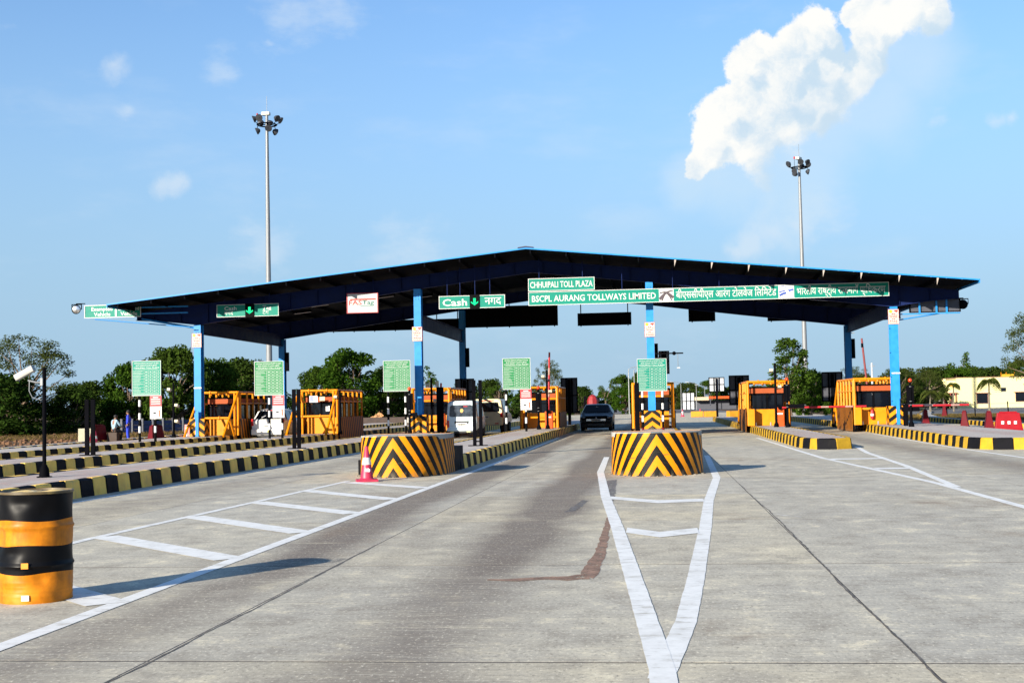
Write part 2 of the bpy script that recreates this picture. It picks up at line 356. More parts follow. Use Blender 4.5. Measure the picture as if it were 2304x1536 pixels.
def concrete_mat():
    m = bpy.data.materials.new('worn_concrete'); m.use_nodes = True; t = m.node_tree; t.nodes.clear(); n = NT(t)
    b = n.n('ShaderNodeBsdfPrincipled'); o = n.n('ShaderNodeOutputMaterial'); t.links.new(b.outputs[0], o.inputs[0])
    pos = n.n('ShaderNodeNewGeometry').outputs['Position']; x, y, z = n.xyz(pos)[0:3]
    big = n.noise(pos, .22, 5, .6); mid = n.noise(pos, 1.1, 6, .62); fine = n.noise(pos, 16, 5, .7)
    broom = n.noise(n.vec('MULTIPLY', pos, (1.6, 34, 1)), 1.0, 4, .6)
    streak = n.noise(n.vec('MULTIPLY', pos, (.9, 8.5, 1)), 1.0, 7, .72)
    speck = n.noise(n.vec('MULTIPLY', pos, (1, .6, 1)), 34, 4, .75)
    grit = n.noise(pos, 60, 3, .8)
    cc = n.mix(n.ramp(big, .3, .7), (.40, .365, .295, 1), (.55, .485, .35, 1))
    cc = n.mix(n.ramp(mid, .35, .7, 0, .55), cc, (.33, .31, .275, 1))
    rnd = n.n('ShaderNodeObjectInfo').outputs['Random']
    cc = n.mix(n.math('MULTIPLY', n.ramp(rnd, 0, 1, smooth=False), .65), cc, (.39, .38, .35, 1))
    patch = n.noise(n.vec('MULTIPLY', pos, (1, .7, 1)), 2.3, 9, .74)
    cc = n.mix(n.ramp(patch, .46, .66, 0, .68), cc, (.24, .215, .18, 1))
    cc = n.mix(n.ramp(patch, .32, .47, .75, 0), cc, (.70, .63, .47, 1))
    # rubber and oil left by wheels that stop at the booths: bands along the lanes
    wander = n.math('MULTIPLY', n.math('SUBTRACT', n.noise(n.vec('MULTIPLY', pos, (.3, .12, 1)), 1, 3), .5), 1.0)
    xs = n.math('ADD', x, wander)
    tr = None
    for xc, wd, st in ((-1.6, .50, 1.5), (-3.75, .45, 1.35), (-2.7, .25, .3), (7.6, .8, .75), (2.1, .5, .12), (3.5, .5, .12), (-8.6, .7, .45), (-13.8, .7, .4)):
        d = n.math('DIVIDE', n.math('SUBTRACT', xs, xc), wd)
        g = n.math('MULTIPLY', n.math('EXPONENT', n.math('MULTIPLY', n.math('MULTIPLY', d, d), -1.0)), st)
        tr = g if tr is None else n.math('MAXIMUM', tr, g)
    near = n.math('MULTIPLY', n.ramp(y, 9, 16, .45, 1.0), n.ramp(n.noise(n.vec('MULTIPLY', pos, (1, .45, 1)), .6, 5, .65), .18, .50))
    far = n.ramp(y, 90, 140, 1, 0)
    tr = n.math('MULTIPLY', n.math('MULTIPLY', tr, near), far)
    tr = n.math('MULTIPLY', tr, n.ramp(broom, .25, .75, .75, 1.1))
    cc = n.mix(n.math('MINIMUM', tr, .92), cc, (.135, .108, .09, 1))
    brown = n.math('MULTIPLY', n.ramp(n.noise(n.vec('MULTIPLY', pos, (1, .5, 1)), .33, 6, .68), .54, .70), n.ramp(n.noise(pos, 2.0, 6, .7), .3, .6))
    cc = n.mix(n.math('MULTIPLY', brown, .8), cc, (.20, .145, .10, 1))
    drip = n.ramp(n.noise(n.vec('MULTIPLY', pos, (1, .5, 1)), 1.35, 3, .5), .70, .76, 0, .8)
    cc = n.mix(drip, cc, (.09, .085, .085, 1))
    cc = n.mix(n.ramp(streak, .52, .74, 0, .55), cc, (.24, .22, .19, 1))
    cc = n.mix(n.ramp(streak, .26, .46, .55, 0), cc, (.64, .575, .43, 1))
    cc = n.mix(n.ramp(speck, .54, .68, 0, .8), cc, (.15, .135, .115, 1))
    cc = n.mix(n.ramp(speck, .32, .45, .75, 0), cc, (.72, .67, .55, 1))
    # blotches and specks
    sp = n.ramp(n.noise(n.vec('MULTIPLY', pos, (1, 2.2, 1)), 2.6, 7, .7), .66, .74, 0, .55)
    cc = n.mix(sp, cc, (.14, .135, .13, 1))
    cc = n.mix(n.ramp(broom, .5, .8, 0, .55), cc, (.22, .20, .175, 1))
    cc = n.mix(n.ramp(broom, .2, .45, .5, 0), cc, (.62, .575, .47, 1))
    cc = n.mix(n.ramp(grit, .60, .75, 0, .5), cc, (.17, .16, .15, 1))
    cc = n.mix(n.ramp(grit, .25, .40, .4, 0), cc, (.60, .57, .50, 1))
    cc = n.mix(1.0, cc, (1.12, 1.115, 1.07, 1), blend='MULTIPLY')
    n.put(b.inputs['Base Color'], cc)
    n.put(b.inputs['Roughness'], n.ramp(mid, .2, .8, .75, .92)); b.inputs['Specular IOR Level'].default_value = .3
    h = n.math('ADD', n.math('MULTIPLY', broom, .6), n.math('ADD', n.math('MULTIPLY', fine, .5), n.math('MULTIPLY', grit, .5)))
    bp = n.n('ShaderNodeBump'); bp.inputs['Strength'].default_value = .28; bp.inputs['Distance'].default_value = .012
    n.put(bp.inputs['Height'], h); t.links.new(bp.outputs[0], b.inputs['Normal'])
    return m
m_conc = concrete_mat()
m_joint = mat('joint_filler', (.045, .04, .038), .9, var=.3)

def sheet(name, x0, x1, y0, y1, z, m, label):
    return tag(MB().add([(x0, y0, z), (x1, y0, z), (x1, y1, z), (x0, y1, z)], [(0, 1, 2, 3)]).build(name, m), label, kind='structure')
# rolling soil all round, flat under the plaza
def terrain():
    xs = np.concatenate([np.linspace(-2500, -300, 9), np.linspace(-250, 250, 60), np.linspace(300, 2500, 9)])
    ys = np.concatenate([np.linspace(-600, -40, 6), np.linspace(-20, 320, 60), np.linspace(360, 3500, 12)])
    vs = []; fs = []
    for y in ys:
        for x in xs:
            e = max(abs(x + 4) - 40, 0); k = min(e / 30, 1)
            vs.append((x, y, -.06 + k * .12 * math.sin(x * .31 + 1.3 * math.sin(y * .17)) * math.cos(y * .23)))
    nx = len(xs)
    for j in range(len(ys) - 1):
        for i in range(nx - 1): fs.append((j * nx + i, j * nx + i + 1, (j + 1) * nx + i + 1, (j + 1) * nx + i))
    return tag(MB().add(vs, fs).build('ground', m_soil, smooth=True), 'brown dry soil around the toll plaza reaching the horizon', kind='structure')
terrain()
pave = sheet('concrete_pavement', -25.6, 17.0, 1.0, 62.8, -.0007, m_joint, 'grey concrete slab pavement of the toll plaza approach lanes')
XJ = [-3.1 + 4.58 * k for k in range(-5, 5)]; XJ = [-25.6] + [x for x in XJ if -25 < x < 16.5] + [17.0]
YJ = [3.0 + 4.6 * k for k in range(14)]
slabs = {}
for i in range(len(XJ) - 1):
    for j in range(len(YJ) - 1):
        w, l = round(XJ[i + 1] - XJ[i], 3), round(YJ[j + 1] - YJ[j], 3)
        if (w, l) not in slabs:
            gx, gy, c = .006, .015, .0004; x, y = w / 2 - gx, l / 2 - gy
            mb = MB(); P = [(-x, -y), (x, -y), (x, y), (-x, y)]
            ring = lambda dx, z: [(sx * (x - dx), sy * (y - dx), z) for sx, sy in ((-1, -1), (1, -1), (1, 1), (-1, 1))]
            v = ring(0, -.012) + ring(0, -c) + ring(c, 0)
            f = [(8, 9, 10, 11)] + [(4 * a + k, 4 * a + (k + 1) % 4, 4 * a + 4 + (k + 1) % 4, 4 * a + 4 + k) for a in (0, 1) for k in range(4)]
            slabs[(w, l)] = mb.add(v, f).mesh('slab', m_conc)
        obj('slab', slabs[(w, l)], pave, ((XJ[i] + XJ[i + 1]) / 2, (YJ[j] + YJ[j + 1]) / 2, 0))
sheet('road', -25.6, 17.0, 62.8, 190, -.002, m_conc, 'grey concrete carriageway running on behind the toll canopy')
sheet('highway', -11, 12, 190, 1500, -.02, m_asph, 'far highway beyond the toll plaza')
sheet('service_yard', 22.5, 75, 95, 186, -.012, m_asph, 'dark asphalt yard in front of the cream building')

# painted markings: thin sheets of worn white paint on the slabs
def paint_mat():
    m = bpy.data.materials.new('road_paint'); m.use_nodes = True; t = m.node_tree; t.nodes.clear(); n = NT(t)
    b = n.n('ShaderNodeBsdfPrincipled'); o = n.n('ShaderNodeOutputMaterial'); t.links.new(b.outputs[0], o.inputs[0])
    pos = n.n('ShaderNodeNewGeometry').outputs['Position']
    br = n.noise(n.vec('MULTIPLY', pos, (3, 26, 1)), 1, 4, .6); g = n.noise(pos, 5, 6, .7)
    cc = n.mix(n.ramp(g, .35, .7), (.78, .78, .75, 1), (.66, .66, .63, 1))
    cc = n.mix(n.ramp(n.math('ADD', n.math('MULTIPLY', br, .5), n.math('MULTIPLY', g, .5)), .53, .64, 0, .85), cc, (.42, .39, .33, 1))
    cc = n.mix(n.ramp(n.noise(pos, 1.1, 5, .65), .5, .75, 0, .5), cc, (.52, .50, .45, 1))
    n.put(b.inputs['Base Color'], cc); b.inputs['Roughness'].default_value = .7
    return m
m_paint = paint_mat()
def stroke(pts, w, z=.004, across=None):
    """a painted line with slightly ragged edges"""
    P = []
    for a, b in zip(pts[:-1], pts[1:]):
        a, b = Vector(a), Vector(b); k = max(1, int((b - a).length / .16))
        P += [a.lerp(b, i / k) for i in range(k)]
    P.append(Vector(pts[-1])); vs = []; fs = []
    for i, p in enumerate(P):
        d = (P[min(i + 1, len(P) - 1)] - P[max(i - 1, 0)]).normalized(); nrm = Vector(across) if across else Vector((-d.y, d.x))
        for s in (-1, 1):
            q = p + nrm * s * (w / 2 + random.uniform(-.0025, .0025)); vs.append((q.x, q.y, z))
    for i in range(len(P) - 1): fs.append((2 * i, 2 * i + 1, 2 * i + 3, 2 * i + 2))
    return MB().add(vs, fs).build('painted_line', m_paint, pave)
W = .15
stroke([(-1.42, 36.8), (-1.25, 28.7), (-.84, 21), (-.50, 15.8), (-.23, 11.3), (.0, 7.4), (.06, 4.5)], .155)
stroke([(1.40, 37), (1.17, 26), (.77, 20), (.55, 15.6), (.31, 11.3), (.17, 9.0), (-.01, 7.15)], .15, .003)
stroke([(-.76, 20.8), (0, 19.85), (.70, 20.1)], .6, .0055, (0, 1)); stroke([(-.38, 15.45), (.01, 14.9), (.46, 15.35)], .62, .0055, (0, 1))
stroke([(-4.27, 4.5), (-4.27, 12.9), (-4.26, 24), (-4.23, 34.3), (-4.45, 59)], W)
stroke([(-6.85, 6), (-6.81, 15), (-6.7, 18.2), (-6.6, 20.9), (-6.42, 26.5)], .13)
for a, b in (((-6.74, 15.2), (-4.34, 12.8)), ((-6.66, 18), (-4.34, 15.5)), ((-6.56, 20.7), (-4.34, 18.25)), ((-6.5, 23.5), (-4.34, 21)), ((-6.3, 26), (-4.33, 23.9)), ((-6.78, 12.35), (-4.34, 9.85)), ((-6.79, 9.5), (-4.35, 7))):
    stroke([a, b], .36, .0055)
stroke([(4.10, 53.8), (4.26, 34.2), (4.88, 23.6), (4.93, 18.2), (4.95, 3.2)], W)
stroke([(6.3, 42), (5.85, 37), (5.5, 29.5), (4.97, 22.3)], W, .006)
stroke([(4.36, 33.4), (5.62, 33.45)], .6, .0055); stroke([(4.68, 28.6), (5.36, 28.6)], .6, .0055)
stroke([(9.35, 57.7), (8.85, 40.6), (8.9, 33), (9.0, 20)], .13)
stroke([(-9.85, 16), (-9.9, 27), (-10.0, 36.5), (-10.15, 50)], .12)
stroke([(1.55, 17.4), (1.82, 17.0)], .03, .004); stroke([(-9.0, 8), (-9.0, 3)], .12)

# dried red mud beside the painted V
def blotch(name, pts, label, m, jag=.07, zz=.002):
    P = []
    for a, b in zip(pts, pts[1:] + pts[:1]):
        a, b = Vector(a), Vector(b); k = max(2, int((b - a).length / .12))
        for i in range(k):
            q = a.lerp(b, i / k); P.append((q.x + random.uniform(-jag, jag) * .5, q.y + random.uniform(-jag, jag) * 2.2, zz))
    return tag(MB().add(P, [tuple(range(len(P)))]).build(name, m), label, kind='stuff')
m_mud = mat('dried_mud', (.24, .145, .10), .95, var=.3, scale=6, bump=.4)
def broken(m, lo, hi):
    """let the surface below show through where the deposit is thin"""
    t = m.node_tree; n = NT(t); b = [k for k in t.nodes if k.type == 'BSDF_PRINCIPLED'][0]; o = [k for k in t.nodes if k.type == 'OUTPUT_MATERIAL'][0]
    tr = n.n('ShaderNodeBsdfTransparent'); mx = n.n('ShaderNodeMixShader'); pos = n.n('ShaderNodeNewGeometry').outputs['Position']
    n.put(mx.inputs[0], n.ramp(n.noise(n.vec('MULTIPLY', pos, (1, .6, 1)), 11, 7, .72), lo, hi)); t.links.new(tr.outputs[0], mx.inputs[1]); t.links.new(b.outputs[0], mx.inputs[2]); t.links.new(mx.outputs[0], o.inputs[0])
broken(m_mud, .30, .52)
blotch('mud_stain', [(-.68, 17.6), (-.60, 16.2), (-.565, 14.6), (-.53, 12.8), (-.545, 11.9), (-.53, 11.5), (-.58, 11.2), (-.70, 11.5), (-.685, 12.2), (-.655, 13.2), (-.655, 14.8), (-.67, 16.2)], 'dried red mud streak along the painted V', m_mud, .022)
blotch('mud_stain', [(-.68, 11.5), (-.60, 11.22), (-.78, 11.12), (-.95, 11.2), (-1.2, 11.1), (-1.46, 11.12), (-1.5, 11.22), (-1.2, 11.26), (-.95, 11.36), (-.8, 11.36)], 'dried red mud streak crossing the slab joint', m_mud, .022, .0028)
m_tar = mat('tar_patch', (.15, .14, .135), .85, var=.25, scale=8, bump=.3); broken(m_tar, .36, .55)
blotch('tar_patch', [(-.98, 25.6), (-.80, 25.8), (-.72, 22.4), (-.68, 20.2), (-.74, 20), (-.90, 21.6)], 'dark grey patch beside the left arm of the painted V', m_tar, .03)
blotch('tar_patch', [(-1.30, 18.2), (-1.16, 18.3), (-1.08, 20.3), (-1.18, 20.4)], 'small dark grey patch in the central lane', m_tar, .03)

# ragged cracks along some of the joints
m_crack = mat('crack_dark', (.10, .09, .08), .95, var=.3); broken(m_crack, .30, .50)
def crack(label, pts, w):
    P = []
    for a, b in zip(pts[:-1], pts[1:]):
        a, b = Vector(a), Vector(b); k = max(1, int((b - a).length / .09)); P += [a.lerp(b, i / k) for i in range(k)]
    vs = []; off = 0.
    for i, p in enumerate(P):
        off = off * .93 + random.uniform(-.005, .005); d = (P[min(i + 1, len(P) - 1)] - P[max(i - 1, 0)]).normalized(); q = Vector((-d.y, d.x)); ww = w * random.uniform(.35, 1.2) / 2
        for s in (-1, 1): r = p + q * (off + s * ww); vs.append((r.x, r.y, .0022))
    return tag(MB().add(vs, [(2 * i, 2 * i + 1, 2 * i + 3, 2 * i + 2) for i in range(len(P) - 1)]).build('crack', m_crack), label, kind='stuff')
crack('ragged crack along the slab joint right of the painted V', [(1.48, 24), (1.5, 16), (1.47, 10), (1.5, 5)], .022)
crack('ragged crack along the slab joint left of the mud streak', [(-3.1, 14), (-3.08, 9), (-3.1, 5)], .02)
crack('thin crack crossing the lane beside the painted V', [(1.6, 26.0), (3.1, 25.4), (4.3, 25.9)], .04)
crack('long crack across the right hand lane', [(5.4, 21.6), (7.0, 20.2), (8.6, 20.9), (9.8, 19.0)], .045)

# ------------------------------------------------------------------ traffic islands with painted kerb blocks
def paver_mat():
    m = bpy.data.materials.new('island_pavers'); m.use_nodes = True; t = m.node_tree; t.nodes.clear(); n = NT(t)
    b = n.n('ShaderNodeBsdfPrincipled'); o = n.n('ShaderNodeOutputMaterial'); t.links.new(b.outputs[0], o.inputs[0])
    pos = n.n('ShaderNodeNewGeometry').outputs['Position']
    bt = n.n('ShaderNodeTexBrick'); n.put(bt.inputs['Vector'], pos); bt.inputs['Scale'].default_value = 1.0
    bt.inputs['Brick Width'].default_value = .24; bt.inputs['Row Height'].default_value = .13; bt.inputs['Mortar Size'].default_value = .008
    bt.inputs['Color1'].default_value = (.50, .34, .29, 1); bt.inputs['Color2'].default_value = (.47, .43, .39, 1); bt.inputs['Mortar'].default_value = (.12, .11, .1, 1)
    zone = n.ramp(n.noise(n.vec('MULTIPLY', pos, (.9, .10, 1)), 1., 4), .44, .52)
    cc = n.mix(n.math('MULTIPLY', zone, .6), bt.outputs[0], (.47, .45, .41, 1))
    st = n.noise(n.vec('MULTIPLY', pos, (.7, 5, 1)), 1., 6, .7); cc = n.mix(n.ramp(st, .5, .68, 0, .7), cc, (.27, .22, .19, 1))
    cc = n.mix(n.ramp(n.noise(pos, 2.2, 6, .65), .5, .72, 0, .5), cc, (.20, .18, .16, 1))
    n.put(b.inputs['Base Color'], cc); b.inputs['Roughness'].default_value = .9
    bp = n.n('ShaderNodeBump'); bp.inputs['Strength'].default_value = .4; bp.inputs['Distance'].default_value = .01
    n.put(bp.inputs['Height'], bt.outputs[1]); bp.invert = True; t.links.new(bp.outputs[0], b.inputs['Normal'])
    return m
m_pav = paver_mat()
m_ky = mat('kerb_yellow', (.48, .285, .018), .75, var=.12, scale=3, bump=.35, bscale=22, dirt=.35, dirtcol=(.24, .15, .05), spec=.2)
m_kf = mat('kerb_yellow_faded', (.95, .56, .11), .8, var=.15, scale=3, bump=.4, bscale=22, dirt=.4, dirtcol=(.36, .28, .17))
m_kb = mat('kerb_black', (.004, .004, .006), .7, var=.3, bump=.35, bscale=22, dirt=.10, dirtcol=(.05, .04, .03), spec=.12)
KL = .55
def kerb_block_mesh(m):
    L = KL - .012; j = lambda: random.uniform(-.007, .007)
    prof = [(0, 0), (.012, .14), (.03, .30), (.06, .33), (.17, .33), (.17, 0)]      # y inward, z up
    vs = []; n = len(prof)
    for x in (0, .02, L - .02, L):
        for k, (y, z) in enumerate(prof):
            e = .012 if x in (0, L) and 0 < k < 5 else 0
            vs.append((x, y + (e if k < 4 else 0) + j() * .8, z - (e if k in (3, 4) else 0) + (j() if k else 0)))
    fs = [tuple(range(n - 1, -1, -1)), tuple(range(3 * n, 4 * n))]
    for s in range(3): fs += [(s * n + k, s * n + (k + 1) % n, (s + 1) * n + (k + 1) % n, (s + 1) * n + k) for k in range(n)]
    return MB().add(vs, fs).mesh('kerb_block', m)
KB = {m.name: [kerb_block_mesh(m) for _ in range(4)] for m in (m_ky, m_kf, m_kb)}
def kerb_run(parent, pts, ym, z=0., start=0):
    """blocks along a line; the painted face is on the right-hand side of the direction of travel"""
    pts = [Vector(p) for p in pts]; k = start
    for a, b in zip(pts[:-1], pts[1:]):
        d = (b - a); L = d.length; d.normalize()
        ang = math.atan2(d.y, d.x)
        n = max(1, round(L / KL)); step = L / n
        for q in range(n):
            p = a + d * (q * step); me = random.choice(KB[(ym if k % 2 else m_kb).name])
            o = obj('kerb_block', me, parent, (p.x, p.y, z), (0, 0, ang)); o.scale = (step / KL, 1, 1); k += 1
    return k
def island(label, poly, h=.32):
    """poly counter-clockwise"""
    v = [(x, y) for x, y in poly]
    ins = []
    n = len(v); cx = sum(p[0] for p in v) / n
    return tag(MB().prism(v, 0, h).build('traffic_island', m_pav), label, kind='structure')
def strip(parent, pts, ym, h=.33):
    """unseen far side of a kerb as one striped strip"""
    mb = MB(); k = 0
    for a, b in zip(pts[:-1], pts[1:]):
        a, b = Vector(a), Vector(b); d = (b - a); L = d.length; d.normalize(); nn = Vector((-d.y, d.x)); s = 0
        while s < L - .05:
            e = min(L, s + KL); q = [a + d * s, a + d * e, a + d * e + nn * .17, a + d * s + nn * .17]
            mb.prism([(p.x, p.y) for p in q], 0, h + .004, mi=k % 2); s = e; k += 1
    o = mb.build('kerb', [m_kb, ym], parent); o['kind'] = 'stuff'; return o
I = .165
isl1 = island('narrow paved island carrying the leftmost blue column', [(-23.1, 30), (-20.5 - I, 30), (-20.5 - I, 104), (-23.1, 104)])
kerb_run(isl1, [(-20.5, 30), (-20.5, 76)], m_kf); strip(isl1, [(-20.5, 76), (-20.5, 104)], m_kf)
isl2 = island('paved island beside the white hatchback, one tall pair of black posts on it', [(-17.4, 22), (-15.4 - I, 22), (-15.4 - I, 104), (-17.4, 104)])
kerb_run(isl2, [(-15.4, 22), (-15.4, 70)], m_kf); strip(isl2, [(-15.4, 70), (-15.4, 104)], m_kf); strip(isl2, [(-17.57, 104), (-17.57, 22)], m_kf)
isl3 = island('paved island behind the oil drum, with the surveillance camera pole', [(-12.3, 13), (-10.33 - I, 13), (-10.33 - I, 104), (-12.3, 104)])
kerb_run(isl3, [(-10.33, 13), (-10.33, 62)], m_kf, start=1); strip(isl3, [(-10.33, 62), (-10.33, 104)], m_kf); strip(isl3, [(-12.47, 104), (-12.47, 13)], m_kf)
isl4 = island('paved island behind the striped barrier with the pink cone', [(-6.62, 29), (-4.68 - I, 29), (-4.68 - I, 104), (-6.62, 104)])
kerb_run(isl4, [(-4.68, 30.8), (-4.68, 80)], m_kf); strip(isl4, [(-6.79, 104), (-6.79, 29)], m_kf)
isl5 = island('central paved island behind the striped barrier on the painted V', [(-.82, 28.5), (.82, 28.5), (.82, 104), (-.82, 104)])
strip(isl5, [(-.985, 104), (-.985, 29)], m_ky); kerb_run(isl5, [(.985, 29.5), (.985, 70)], m_ky)
isl6 = island('paved island with a low rounded kerb nose, right of the central lanes', [(4.48 + I, 104), (4.48 + I, 42.5), (4.75, 41.1), (5.05, 40.3), (5.65, 40.45), (5.92, 41.3), (5.93, 43), (5.93, 104)])
kerb_run(isl6, [(4.48, 104), (4.48, 42.6), (4.55, 41.4), (4.85, 40.15), (5.45, 40.05), (5.95, 40.5), (6.08, 41.5), (6.1, 43), (6.1, 52)], m_ky)
strip(isl6, [(6.1, 52), (6.1, 104)], m_ky)
isl7 = island('wide paved island with red barriers beyond it, carrying the rightmost blue column', [(9.98, 104), (9.98, 66), (9.3, 44), (9.22, 39.2), (9.6, 38.2), (12.2, 37.9), (12.6, 39), (12.6, 104)])
kerb_run(isl7, [(9.82, 104), (9.82, 66), (9.13, 44), (9.05, 39.2), (9.5, 38.02), (12.3, 37.7), (12.78, 39), (12.78, 46)], m_ky)
# shoulder kerbs at both edges of the plaza
shl = tag(MB().prism([(-26.6, 36), (-25.75, 36), (-26.0, 50), (-26.7, 60), (-27.3, 78), (-27.6, 110), (-28.4, 110), (-28.1, 78), (-27.5, 60), (-26.8, 50)], -.05, .20).build('shoulder_strip', mat('grey_cement', (.34, .33, .30), .9, var=.15, bump=.3)), 'grey cement strip between the plaza and the dirt field', kind='structure')
kerb_run(shl, [(-25.6, 36), (-25.85, 50), (-26.55, 60), (-27.15, 78), (-27.45, 92)], m_kf, z=-.12)
shr = tag(MB().prism([(16.9, 62), (17.9, 62), (19.2, 90), (22.2, 108), (31, 150), (30, 150), (21.2, 108), (18.2, 90)], -.05, .18).build('shoulder_strip', MATS['grey_cement']), 'grey cement strip in front of the fence and palms', kind='structure')
kerb_run(shr, [(30, 150), (21.05, 108), (18.05, 90), (16.75, 62)], m_ky, z=-.10)

# ------------------------------------------------------------------ striped crash barriers
def nose_outline(hw, depth, n=18, side=0.):
    pts = []
    for i in range(n + 1):
        t = math.pi * (i / n - .5); pts.append((hw * math.sin(t), -depth * math.cos(t) + depth))
    return ([(-hw, depth + side)] + pts + [(hw, depth + side)]) if side else pts
def crash_barrier(label, x, y, hw, depth, yaw=0., side=.35):
    t = thing('crash_barrier', label, 'barrier', (x, y, 0), yaw, 'striped barriers at the island noses')
    P = nose_outline(hw, depth, 22, side)
    acc = [0.]
    for a, b in zip(P[:-1], P[1:]): acc.append(acc[-1] + math.dist(a, b))
    mid = acc[-1] / 2; s = [a - mid for a in acc]
    mb = MB(); zs = [0, .12, .45, .80, .875, .90]; n = len(P)
    rows = []
    for z in zs:
        ins = .012 if z > .88 else 0
        for (px, py) in P:
            k = 1 - ins / hw; w = .02 * (z / .9)
            rows.append((px * k * (1 - w), py + ins * 1.2 + w * .3 + random.uniform(-.003, .003), z))
    fs = []; uv = []
    for r in range(len(zs) - 1):
        for i in range(n - 1):
            fs.append((r * n + i, r * n + i + 1, (r + 1) * n + i + 1, (r + 1) * n + i))
            uv.append([(s[i], zs[r]), (s[i + 1], zs[r]), (s[i + 1], zs[r + 1]), (s[i], zs[r + 1])])
    # close the back
    k0 = [r * n for r in range(len(zs))]; k1 = [r * n + n - 1 for r in range(len(zs))]
    fs.append(tuple(k0 + k1[::-1])); uv.append([(s[0], 0)] * (2 * len(zs)))
    mb.add(rows, fs, uv=uv); mb.build('striped_wall', m_chev, t, smooth=35)
    top = [(px * .985, py + .015) for px, py in P]
    MB().prism(top, .80, .895).build('top_fill', MATS['grey_cement'], t)
    yb = depth + side
    MB().span(-hw + .01, hw - .01, yb + .002, yb + 1.35, 0, .57).build('rear_step', m_kb, t)
    crumb = MB()
    for i in range(90):
        j = random.randrange(3, n - 3); px, py = P[j]; q = random.uniform(.01, .09); d = Vector((px, py - depth)).normalized()
        r = random.uniform(.008, .022); crumb.sphere((px + d.x * q, py + d.y * q, r * .4), (r, r, r * .7), 5, 3)
    o = crumb.build('mortar_crumbs', mat('mortar', (.20, .175, .14), .95, var=.2), t); o['kind'] = 'stuff'
    return t
crash_barrier('yellow and black chevron barrier standing inside the painted V', 0, 26.75, .985, 1.35)
crash_barrier('yellow and black chevron barrier with the pink cone in front of it', -5.68, 27.55, .985, 1.35, 0., 1.0)

# ------------------------------------------------------------------ toll canopy
RX, RZ, SL = -5.6, 8.5, .1015
def roofz(x): return RZ - SL * abs(x - RX)
CX = [-21.8, -11.06, -.17, 10.81]
can = thing('toll_canopy', 'blue steel toll canopy with low pitched roof spanning all lanes', 'canopy', (RX, 60, 0))
can.location = (0, 0, 0)
YF, YR = 57.0, 77.0
for s, xe in ((-1, -25.1), (1, 13.95)):
    mb = MB(); n = 30
    xs = [RX + (xe - RX) * i / n for i in range(n + 1)]
    for x0, x1 in zip(xs[:-1], xs[1:]):
        # each sheet with a shallow rib
        xa, xb = sorted((x0, x1)); r = .05
        prof = [(xa, 0), (xb - r, 0), (xb - r * .6, .035), (xb - .001, .035)]
        for (a, da), (b, db) in zip(prof[:-1], prof[1:]):
            za, zb = roofz(a) + da, roofz(b) + db
            mb.add([(a, YF, za), (b, YF, zb), (b, YR, zb), (a, YR, za)], [(0, 1, 2, 3)])
    mb.build('roof_sheet', m_blue, can)
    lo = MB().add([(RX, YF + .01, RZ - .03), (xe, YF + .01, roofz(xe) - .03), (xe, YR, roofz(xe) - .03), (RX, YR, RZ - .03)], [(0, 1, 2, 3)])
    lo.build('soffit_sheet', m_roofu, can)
    MB().prism([(RX, RZ - .02), (xe, roofz(xe) - .02), (xe, roofz(xe) + .04), (RX, RZ + .04)], YF - .03, YF - .005, 'xz').build('fascia', m_blue, can)
    MB().span(xe - .02, xe + .02, YF, YR, roofz(xe) - .12, roofz(xe) + .05).build('eaves_gutter', m_blue, can)
MB().prism([(RX - .35, RZ + .015), (RX, RZ + .05), (RX + .35, RZ + .015), (RX + .35, RZ + .06), (RX, RZ + .11), (RX - .35, RZ + .06)], YF - .06, YR, 'xz').build('ridge_cap', m_navy, can)
for i in range(25):
    x = -24.6 + i * 1.6
    if x > 13.7: break
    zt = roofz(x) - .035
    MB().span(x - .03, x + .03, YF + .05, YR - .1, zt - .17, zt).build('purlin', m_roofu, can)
    if x > 0:
        MB().prism([(x - .03, zt - .30), (x + .06, zt), (x - .03, zt)], YF + .02, YF + .045, 'xz').build('purlin_sunlit_end', mat('sunlit_end_tan', (.35, .30, .26), .6), can)  # pale plate added to stand for sunlight on the purlin end
def beam(Y, m):
    xs = [-24.9, -23.6, -21.8, -17, -11.06, -5.6, -.17, 5, 10.81, 12.5, 13.75]
    dp = [.34, .55, .95, .80, .62, .55, .62, .80, .95, .55, .34]
    mb = MB()
    top = [roofz(x) - .215 for x in xs]; bot = [roofz(x) - .215 - d for x, d in zip(xs, dp)]
    for i in range(len(xs) - 1):
        q = [(xs[i], bot[i]), (xs[i + 1], bot[i + 1]), (xs[i + 1], top[i + 1]), (xs[i], top[i])]
        mb.prism(q, Y - .012, Y + .012, 'xz')
        for zz in (bot, top):
            mb.prism([(xs[i], zz[i] - .012), (xs[i + 1], zz[i + 1] - .012), (xs[i + 1], zz[i + 1] + .012), (xs[i], zz[i] + .012)], Y - .13, Y + .13, 'xz')
    x = -24
    while x < 13.5:
        b = np.interp(x, xs, bot); t = np.interp(x, xs, top); mb.span(x - .008, x + .008, Y - .12, Y + .12, b, t); x += 1.35
    return mb.build('roof_beam', m, can)
m_blue_shade = mat('blue_steel_shaded', (.0035, .012, .07), .6, var=.15, spec=.15)  # same blue paint as the columns, darkened to hold the under-roof shade
beam(60, m_blue_shade); beam(74, m_blue_shade)
def colbeam_bot(x): return roofz(x) - .215 - float(np.interp(x, [-24.9, -23.6, -21.8, -17, -11.06, -5.6, -.17, 5, 10.81, 12.5, 13.75], [.34, .55, .95, .80, .62, .55, .62, .80, .95, .55, .34]))
